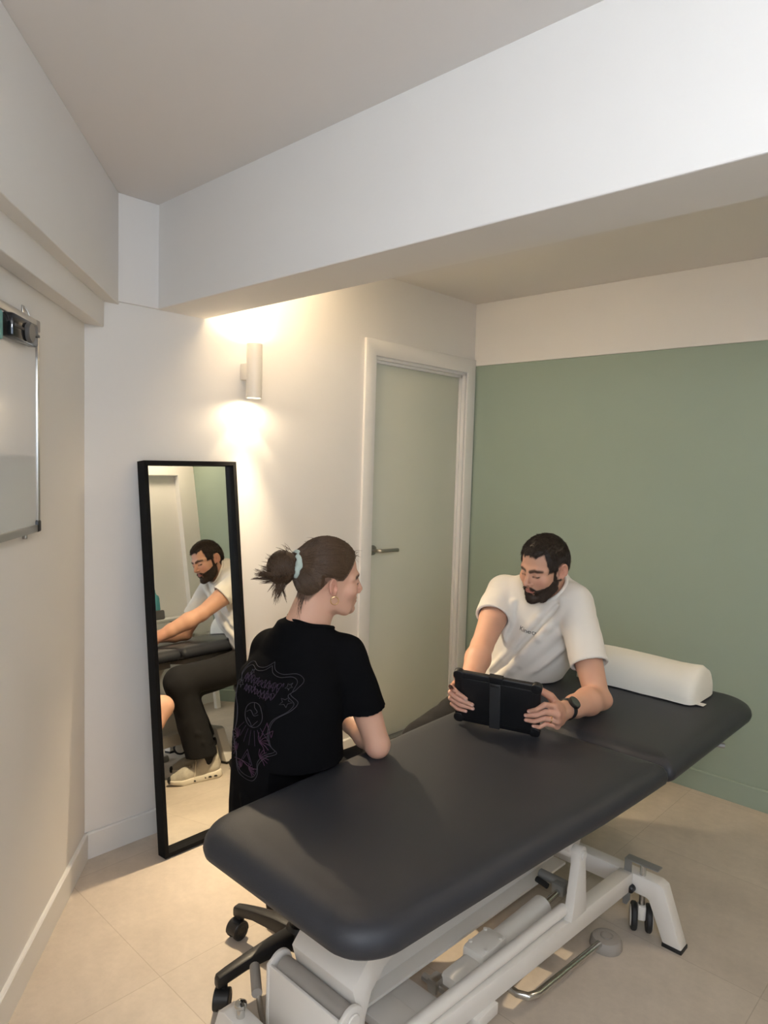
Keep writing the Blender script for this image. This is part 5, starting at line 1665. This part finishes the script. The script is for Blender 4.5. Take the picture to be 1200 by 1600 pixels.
rs = np.random.RandomState(4)
N_ = vnormals(Vh, Fh)
outer = np.where(((N_ * cap_n(Vh)).sum(1) > 0.5) & (cap_d(Vh) > 0.0045))[0]
i = rs.choice(outer, 6500)
p = Vh[i] + rs.normal(0, 0.001, (len(i), 3))
off = (0.0072 + rs.uniform(-0.001, 0.0022, (len(p), 1)))
path = []
for s in range(11):
    path.append(p.copy())
    to = BASE + rs.normal(0, 0.0004, p.shape) - p
    dist = np.linalg.norm(to, axis=1, keepdims=True)
    n = cap_n(p)
    # keep hair above the ear sweeping slightly upward first
    dirv = to / (dist + 1e-9)
    dirv -= n * (dirv * n).sum(1, keepdims=True)
    dirv /= np.linalg.norm(dirv, axis=1, keepdims=True) + 1e-9
    p = p + dirv * np.minimum(0.0105, dist * 0.5)
    n = cap_n(p)
    p = p - n * (cap_d(p)[:, None] - off)
strands('hair_strands', toW(HW, np.stack(path, 1)), 0.0007, 0.00045, M['hair_brown'], hair_w)
# bun
gbn = Grid(axis(-0.07, 0.07, [], 0.003), axis(-0.23, -0.08, [], 0.003), axis(-0.04, 0.12, [], 0.003))
gbn.ell(tuple(BUN), (0.046, 0.041, 0.049), None, 0.01)
gbn.ell((0.006, -0.150, 0.066), (0.026, 0.026, 0.020), None, 0.01)
gbn.op(lambda P: 0.003 * wob(P, 90, 31) + 0.0012 * wob(P, 240, 33), (-1, -1, -1), (1, 1, 1), 0, 'plus')
Vb, Fb = gbn.mesh()
bun = mesh_obj('hair_bun', toW(HW, Vb), Fb, M['hair_brown'], wom)
paths = []
for k in range(900):
    axn = rs.normal(0, 0.35, 3) + np.array([0.25, 1.0, 0.15]); axn /= np.linalg.norm(axn)
    e1 = np.cross(axn, [0, 0, 1.0]); e1 /= np.linalg.norm(e1); e2 = np.cross(axn, e1)
    h = rs.uniform(-0.85, 0.85); r = math.sqrt(1 - h * h)
    t0 = rs.uniform(0, 6.28); ln = rs.uniform(1.2, 3.4)
    t = np.linspace(t0, t0 + ln, 12)
    q = (axn * h)[None] + r * (np.cos(t)[:, None] * e1 + np.sin(t)[:, None] * e2)
    rad = rs.uniform(1.02, 1.11) * (1 + 0.03 * np.sin(t * 3 + k))
    paths.append(BUN + q * np.array([0.046, 0.041, 0.049]) * rad[:, None])
strands('bun_strands', toW(HW, np.array(paths)), 0.00075, 0.0004, M['hair_brown'], bun)
paths = []
def wisp(p0, d0, bend, ln, n, spread, S=10):
    for k in range(n):
        d = A3(d0) + rs.normal(0, spread, 3); d /= np.linalg.norm(d)
        b = A3(bend) + rs.normal(0, spread * 0.6, 3)
        l = ln * rs.uniform(0.55, 1.15)
        t = np.linspace(0, 1, S)[:, None]
        st = A3(p0) + rs.normal(0, 0.006, 3)
        paths.append(st + d * l * t + b * l * t * t)
def clump(p0, d0, bend, ln, n):
    d = A3(d0) / np.linalg.norm(A3(d0))
    e = A3(p0) + d * ln + A3(bend) * ln
    for k in range(n):
        t = np.linspace(0, 1, 10)[:, None]
        a = A3(p0) + rs.normal(0, 0.0050, 3)
        l = rs.uniform(0.75, 1.08)
        q = a + d * ln * l * t + A3(bend) * ln * t * t * l
        q += (A3(p0) - a) * t * 0.65 + rs.normal(0, 0.0016, 3) * t * t
        paths.append(q)
for k in range(17):
    a = rs.uniform(-0.35, 0.55)
    clump((0.012 + rs.normal(0, 0.008), -0.172 + rs.normal(0, 0.005), 0.010 + rs.normal(0, 0.008)), (rs.normal(0.05, 0.25), -1.0, a), (0, 0, rs.uniform(-0.1, 0.35) - a * 0.5), rs.uniform(0.045, 0.085), 22)
for k in range(9):
    clump((0.012 + rs.normal(0, 0.008), -0.160 + rs.normal(0, 0.012), 0.004), (rs.normal(0.0, 0.2), rs.uniform(-0.7, -0.1), -0.9), (0, rs.uniform(-0.3, 0.5), -0.1), rs.uniform(0.045, 0.080), 16)
wisp((0.008, -0.150, 0.085), (0.0, -0.5, 0.9), (0, -0.3, -0.2), 0.030, 14, 0.35)
wisp((0.008, -0.185, 0.060), (0.0, -1.0, 0.25), (0, -0.1, 0.15), 0.035, 16, 0.30)
wisp((0.030, -0.098, -0.050), (0.05, -0.30, -1.0), (0.05, 0.16, -0.1), 0.065, 16, 0.14)
wisp((0.02, -0.06, 0.118), (0, -0.6, 0.5), (0, -0.3, -0.3), 0.030, 14, 0.3)
wisp((0.030, 0.062, 0.085), (0.1, 0.5, 0.7), (0, 0.3, -0.6), 0.022, 10, 0.3)
strands('loose_strands', toW(HW, np.array(paths)), 0.0008, 0.0002, M['hair_brown'], hair_w)
M['scrunchie'] = mat('mint_scrunchie', (0.47, 0.55, 0.485), 0.75, sheen=0.3)
sc_pts, sc_r = [], []
cs_ = A3((0.0, -0.119, 0.046))
ang0 = math.radians(8)
scm = MB()
rings = []
nn1, nn2, na = A3((1, 0, 0)), A3((0, math.sin(ang0), math.cos(ang0))), A3((0, math.cos(ang0), -math.sin(ang0)))
for k in range(72):
    t = 2 * math.pi * k / 72
    dr = nn1 * math.cos(t) + nn2 * math.sin(t)
    c0 = cs_ + dr * (0.0345 + 0.0015 * math.sin(5 * t))
    ring = []
    for j in range(14):
        a = 2 * math.pi * j / 14
        rr = 0.0112 + 0.0009 * math.sin(11 * t + 2 * math.sin(a)) + 0.0012 * math.sin(3 * a + 7 * t)
        ring.append(Vector(HW.W(c0 + dr * rr * math.cos(a) + na * rr * 1.1 * math.sin(a))))
    rings.append(ring)
rings.append(rings[0])
scm.rings(rings, False, False).build('scrunchie', M['scrunchie'], wom, smooth=60)
# hoop earring
ec = HW.W((0.0815, -0.010, -0.052))
et = [Vector(ec + HW.Wd((0.25 * math.sin(t), 0.95 * math.sin(t), math.cos(t))) * 0.0112) for t in np.linspace(0, 2 * math.pi, 41)[:-1]]
MB().tube(et, 0.0012, 8, closed=True).build('hoop_earring', M['gold'], wom)

# black t-shirt
sh = Grid(axis(-1.90, -1.23, [(-1.43, -1.24, 0.0032)], 0.0048), axis(1.02, 1.50, [(1.28, 1.46, 0.0032)], 0.0048), axis(0.455, 1.09, [(0.75, 0.87, 0.0032)], 0.0048))
Wx = [(0.455, -1.500, 1.225, 0.178, 0.150), (0.54, -1.498, 1.220, 0.176, 0.148), (0.62, -1.496, 1.215, 0.170, 0.142), (0.72, -1.498, 1.213, 0.166, 0.136), (0.84, -1.510, 1.225, 0.166, 0.128),
      (0.90, -1.520, 1.240, 0.166, 0.118), (0.955, -1.515, 1.262, 0.135, 0.088), (1.02, -1.512, 1.270, 0.085, 0.064), (1.08, -1.505, 1.275, 0.06, 0.05)]
Pall = [sh.ax[0][:, None, None], sh.ax[1][None, :, None], sh.ax[2][None, None, :]]
d = np.maximum(loft(Pall, Wx, 2.2), Pall[2] - 1.04)
d = np.maximum(d, 0.462 - Pall[2])
sh.d = np.broadcast_to(d, sh.d.shape).astype(f32).copy()
sh.chain([wRs + A3((-0.008, -0.004, -0.004)), wNeck + A3((0, 0.0, -0.032)), wLs + A3((0.008, -0.004, -0.004))], [0.055, 0.064, 0.055], 0.035)
sh.cone(wNeck + A3((0, 0.004, -0.045)), wNeck + A3((0.002, 0.006, -0.018)), 0.072, 0.068, 0.03)
def sleeve_w(s, e, t, r0, r1, droop):
    h = lerp(s, e, t)
    ax_ = (e - s) / np.linalg.norm(e - s)
    axc = ax_ + A3(droop); axc /= np.linalg.norm(axc)
    def fn(P):
        q = smin(cone(P, s - ax_ * 0.01, h + ax_ * 0.05, r0, r1), cone(P, s + A3((-0.02, -0.01, -0.04)), h + ax_ * 0.05 + A3((-0.03, -0.02, -0.02)), r0 * 0.8, r1 * 0.75), 0.02) - 0.0022 * wob(P, 60, 5)
        return np.maximum(q, plane(P, h, axc))
    lo = np.minimum(s, h) - 0.16; hi = np.maximum(s, h) + 0.16
    sh.op(fn, lo, hi, 0.025)
    return h, ax_
hWR, aWR = sleeve_w(wRs, wRe, 0.58, 0.053, 0.059, (-0.30, 0, 0.10))
hWL, aWL = sleeve_w(wLs, wLe, 0.62, 0.058, 0.068, (0.2, 0, 0.0))
for p0, p1, w, a in (((-1.45, 1.10, 0.86), (-1.36, 1.20, 0.62), 0.020, 0.010), ((-1.40, 1.16, 0.90), (-1.36, 1.24, 0.66), 0.016, 0.009), ((-1.60, 1.06, 0.72), (-1.55, 1.05, 0.50), 0.022, 0.012), ((-1.66, 1.09, 0.66), (-1.64, 1.08, 0.47), 0.018, 0.012),
                     ((-1.50, 1.06, 0.60), (-1.46, 1.06, 0.47), 0.018, 0.010), ((-1.58, 1.07, 0.60), (-1.56, 1.05, 0.47), 0.012, -0.010), ((-1.39, 1.33, 0.90), (-1.44, 1.24, 0.80), 0.014, 0.009), ((-1.40, 1.30, 0.84), (-1.47, 1.18, 0.72), 0.014, 0.008)):
    sh.fold(p0, p1, w, a)
sh.op(lambda P: 0.0026 * wob(P, 34, 41) + 0.0011 * wob(P, 85, 42), (-2, 1, 0.4), (-1, 2, 1.0), 0, 'plus')
sh.op(lambda P: cone(P, wNeck + A3((0.002, 0.006, -0.03)), HW.W((0, -0.025, -0.06)), 0.060, 0.062), wNeck - 0.12, wNeck + 0.16, 0.004, 'sub')
for h, a_, r in ((hWR, aWR, 0.0485), (hWL, aWL, 0.056)):
    sh.cone(h - a_ * 0.02, h + a_ * 0.07, r, r, 0.002, 'sub')
sh.op(lambda P: np.maximum(-(P[0] + 1.415), P[2] - (CT + 0.004)) + 0 * P[1], (-1.43, 1.0, 0.44), (-1.2, 1.6, CT + 0.02), 0.0, 'sub')
sh.op(lambda P: np.maximum(np.abs(P[0] + 1.53) - 0.16, np.maximum(np.abs(P[1] - 1.26) - 0.13, P[2] - 0.475)), (-1.8, 1.0, 0.44), (-1.3, 1.5, 0.50), 0.0, 'sub')
Vw, Fw = sh.mesh()
shirt_w = mesh_obj('t_shirt', Vw, Fw, M['tee_black'], wom)
bvh_w = BVHTree.FromPolygons([tuple(v) for v in Vw], [tuple(int(i) for i in f) for f in Fw])
cc = wNeck + A3((0.002, 0.006, -0.03))
nu = HW.W((0, -0.025, -0.06)) - cc; nu /= np.linalg.norm(nu)
e1 = np.cross(nu, A3((0, 1, 0))); e1 /= np.linalg.norm(e1); e2 = np.cross(nu, e1)
ring = []
for k in range(64):
    a = 2 * math.pi * k / 64
    dr = e1 * math.cos(a) + e2 * math.sin(a)
    hit = bvh_w.ray_cast(Vector(cc + dr * 0.0655 + nu * 0.2), Vector(-nu))
    ring.append(np.array(hit[0]) if hit[0] is not None else cc + dr * 0.0655 + nu * 0.03)
ring = np.array(ring)
for _ in range(6):
    ring = 0.5 * ring + 0.25 * (np.roll(ring, 1, 0) + np.roll(ring, -1, 0))
MB().tube([Vector(q) for q in ring], 0.0062, 10, closed=True).build('collar', M['tee_black'], shirt_w)
kk = int(np.argmin(np.linalg.norm(ring - A3((-1.556, 1.225, 1.02)), axis=1)))
lp_, lt_ = ring[kk], ring[(kk + 2) % 64] - ring[kk - 2]
lt_ /= np.linalg.norm(lt_)
lin = A3(wNeck) - lp_; lin[2] = 0; lin /= np.linalg.norm(lin)
nl = MB()
q0 = lp_ + lin * 0.002 + A3((0, 0, 0.005))
nl.rings([[Vector(q0 + lt_ * a + A3((0, 0, z)) + lin * (0.007 if z > 0.004 else 0) + lin * o) for a, o in ((-0.017, 0), (0.017, 0), (0.017, 0.001), (-0.017, 0.001))] for z in (0.0, 0.012)])
nl.build('neck_label', M['trim'], shirt_w, smooth=0)
# line print on the back of the shirt
M['print'] = mat('purple_line_print', (0.026, 0.012, 0.030), 0.8)
M['print_pale'] = mat('pale_line_print', (0.038, 0.034, 0.043), 0.8)
M['print_pink'] = mat('plum_line_print', (0.052, 0.015, 0.041), 0.8)
PO, PU, PV = A3((-1.500, 0.90, 0.805)), A3((1, 0, 0)), A3((0, 0, 0.78))
def on_back(u, v):
    """a point of the back print: u to the right, v up, laid on the cloth"""
    o = PO + PU * u + PV * v
    h = bvh_w.ray_cast(Vector(o), Vector((0, 1, 0)))
    return (h[0] + h[1] * 0.0006) if h[0] is not None else None
def line(mb, pts, r=0.0009, closed=False):
    dens = []
    m = len(pts)
    for a in range(m if closed else m - 1):
        (x0, y0), (x1, y1) = pts[a], pts[(a + 1) % m]
        k = max(1, int(math.hypot(x1 - x0, y1 - y0) / 0.006))
        dens += [(x0 + (x1 - x0) * q / k, y0 + (y1 - y0) * q / k) for q in range(k)]
    if not closed:
        dens.append(pts[-1])
    q = [on_back(*p) for p in dens]
    q = [p for p in q if p is not None]
    if len(q) > 2:
        mb.tube(q, r, 4, closed=closed and len(q) == len(dens), caps=False)
def curve(pts, n=10, closed=False):
    out = []
    m = len(pts)
    rng = range(m) if closed else range(m - 1)
    for k in rng:
        g_ = (lambda q: pts[q % m]) if closed else (lambda q: pts[max(0, min(m - 1, q))])
        p0, p1, p2, p3 = [np.array(g_(k + q), float) for q in (-1, 0, 1, 2)]
        for t in np.linspace(0, 1, n, endpoint=False):
            out.append(tuple(0.5 * (2 * p1 + (p2 - p0) * t + (2 * p0 - 5 * p1 + 4 * p2 - p3) * t * t + (3 * p1 - p0 - 3 * p2 + p3) * t ** 3)))
    if not closed:
        out.append(tuple(pts[-1]))
    return out
def star(cx, cy, r, n=5, rot=0.3):
    return [(cx + (r if k % 2 == 0 else r * 0.45) * math.sin(math.pi * k / n + rot), cy + (r if k % 2 == 0 else r * 0.45) * math.cos(math.pi * k / n + rot)) for k in range(2 * n)]
half = [(0.0, 0.185), (0.020, 0.165), (0.050, 0.158), (0.085, 0.165), (0.108, 0.150), (0.110, 0.125), (0.100, 0.108), (0.120, 0.085), (0.112, 0.058), (0.082, 0.025), (0.070, -0.020), (0.080, -0.060), (0.100, -0.080), (0.072, -0.100), (0.052, -0.130), (0.050, -0.165), (0.035, -0.190), (0.0, -0.195)]
pm_ = MB()
for k_ in (1.0, 0.94):
    for s in (-1, 1):
        line(pm_, curve([(s * x * k_, y * k_) for x, y in half], 6), 0.0009)
pm_.build('print_frame', M['print_pale'], shirt_w, smooth=0)
for (x, y, r) in ((0.088, 0.130, 0.011), (0.092, 0.082, 0.017), (-0.060, 0.140, 0.009), (-0.088, 0.095, 0.014)):
    s_ = MB(); line(s_, star(x, y, r), 0.0009, True); s_.build('print_star', M['print_pale'], shirt_w, smooth=0)
s_ = MB()
line(s_, [(0.006 + 0.036 * math.cos(t), 0.020 + 0.040 * math.sin(t)) for t in np.linspace(0, 2 * math.pi, 40)[:-1]], 0.001, True)
line(s_, curve([(-0.024, 0.022), (-0.008, 0.032), (0.008, 0.018), (0.024, 0.026)], 6))
line(s_, curve([(-0.018, 0.004), (0.0, -0.010), (0.006, -0.018), (0.016, -0.006), (0.026, 0.006)], 6))
line(s_, curve([(0.0, 0.060), (0.006, 0.045), (0.018, 0.034), (0.010, 0.024)], 6))
s_.build('print_medallion', M['print_pale'], shirt_w, smooth=0)
s_ = MB()
rs2 = np.random.RandomState(12)
for (cx, cy, w, n_l) in ((-0.005, 0.122, 0.075, 9), (0.000, 0.092, 0.060, 8)):     # ornate illegible scrollwork
    for k in range(n_l):
        x0 = cx - w + 2 * w * k / n_l
        line(s_, curve([(x0 + 2 * w / n_l * q, cy + 0.011 * math.sin(q * 6.3 + k) + rs2.uniform(-0.006, 0.006)) for q in np.linspace(-0.1, 1.1, 7)], 4), 0.0009)
        line(s_, [(x0 + 0.007 + 0.006 * math.cos(t), cy + 0.004 * math.sin(k) + 0.008 * math.sin(t)) for t in np.linspace(0, 6.3, 10)], 0.0008)
s_.build('print_scrollwork', M['print'], shirt_w, smooth=0)
s_ = MB()
for (cx, cy, sc_, sgn) in ((0.045, -0.060, 1.0, 1), (0.055, -0.105, 0.8, 1), (-0.050, -0.075, 0.9, -1), (-0.050, -0.12, 0.8, -1), (0.02, -0.16, 0.6, 1), (-0.02, -0.165, 0.6, -1)):
    for k in range(7):
        a = -0.9 + 0.45 * k
        line(s_, curve([(cx, cy), (cx + sgn * 0.016 * sc_ * math.cos(a + 0.25), cy + 0.016 * sc_ * math.sin(a + 0.25)), (cx + sgn * 0.034 * sc_ * math.cos(a), cy + 0.034 * sc_ * math.sin(a))], 4), 0.0010)
line(s_, [(0.048, -0.030), (0.062, 0.012), (0.078, -0.034), (0.082, -0.010), (0.060, -0.028)], 0.0010)
line(s_, curve([(-0.060, -0.150), (-0.02, -0.142), (0.02, -0.150), (0.05, -0.146)], 6), 0.0011)
s_.build('print_leaves', M['print_pink'], shirt_w, smooth=0)
s_ = MB()
for k in range(7):
    a = -2.4 + 0.28 * k
    line(s_, [(0.006 + 0.045 * math.cos(a), 0.020 + 0.05 * math.sin(a)), (0.006 + 0.085 * math.cos(a), 0.020 + 0.10 * math.sin(a))], 0.0008)
line(s_, [(-0.02, -0.14), (0.004, -0.095), (0.03, -0.14), (-0.02, -0.14)], 0.0009)
line(s_, [(-0.012, -0.135), (0.004, -0.108), (0.02, -0.135)], 0.0008)
s_.build('print_rays', M['print'], shirt_w, smooth=0)
# shorts
so_ = Grid(axis(-1.82, -1.32, [], 0.006), axis(1.08, 1.75, [], 0.006), axis(0.36, 0.68, [], 0.006))
so_.ell((-1.53, 1.245, 0.560), (0.165, 0.125, 0.10), None, 0.03)
so_.chain([(-1.450, 1.27, 0.550), (-1.482, 1.57, 0.535)], [0.092, 0.088], 0.03)
so_.chain([(-1.610, 1.27, 0.530), (-1.668, 1.61, 0.430)], [0.092, 0.080], 0.03)
so_.op(lambda P: 0.003 * wob(P, 40, 51), (-2, 1, 0), (0, 2, 1), 0, 'plus')
so_.op(lambda P: P[2] - 0.462 + 0 * P[0] + 0 * P[1], (-1.72, 1.0, 0.3), (-1.33, 1.455, 0.47), 0.0, 'sub')
so_.op(lambda P: np.maximum(-(P[0] + 1.405), 0 * P[1] + 0.42 - P[2]), (-1.42, 1.0, 0.4), (-1.2, 1.8, 0.7), 0.0, 'sub')
Vv, Fv = so_.mesh()
mesh_obj('shorts', Vv, Fv, M['shorts'], wom)
for a_, b_ in (((-1.472, 1.355, 0), (-1.457, 1.595, 0)), ((-1.735, 1.355, 0), (-1.750, 1.595, 0))):
    fr = Frame(a_, math.atan2(b_[0] - a_[0], b_[1] - a_[1]), 0, 0)
    g = Grid(axis(-0.06, 0.06, [], 0.004), axis(-0.03, 0.27, [], 0.004), axis(-0.005, 0.15, [], 0.004))
    g.chain([(0, 0.03, 0.075), (0, 0.04, 0.045), (0, 0.13, 0.040), (0, 0.20, 0.032)], [0.042, 0.042, 0.044, 0.036], 0.02, 0.02)
    g.op(lambda P: -P[2] + 0 * P[0] + 0 * P[1], (-1, -1, -1), (1, 1, 1), 0, 'and')
    V, F_ = g.mesh()
    mesh_obj('shoe', fr.o + V[:, :1] * fr.r + V[:, 1:2] * fr.f + V[:, 2:3] * fr.u, F_, M['sock'], wom)
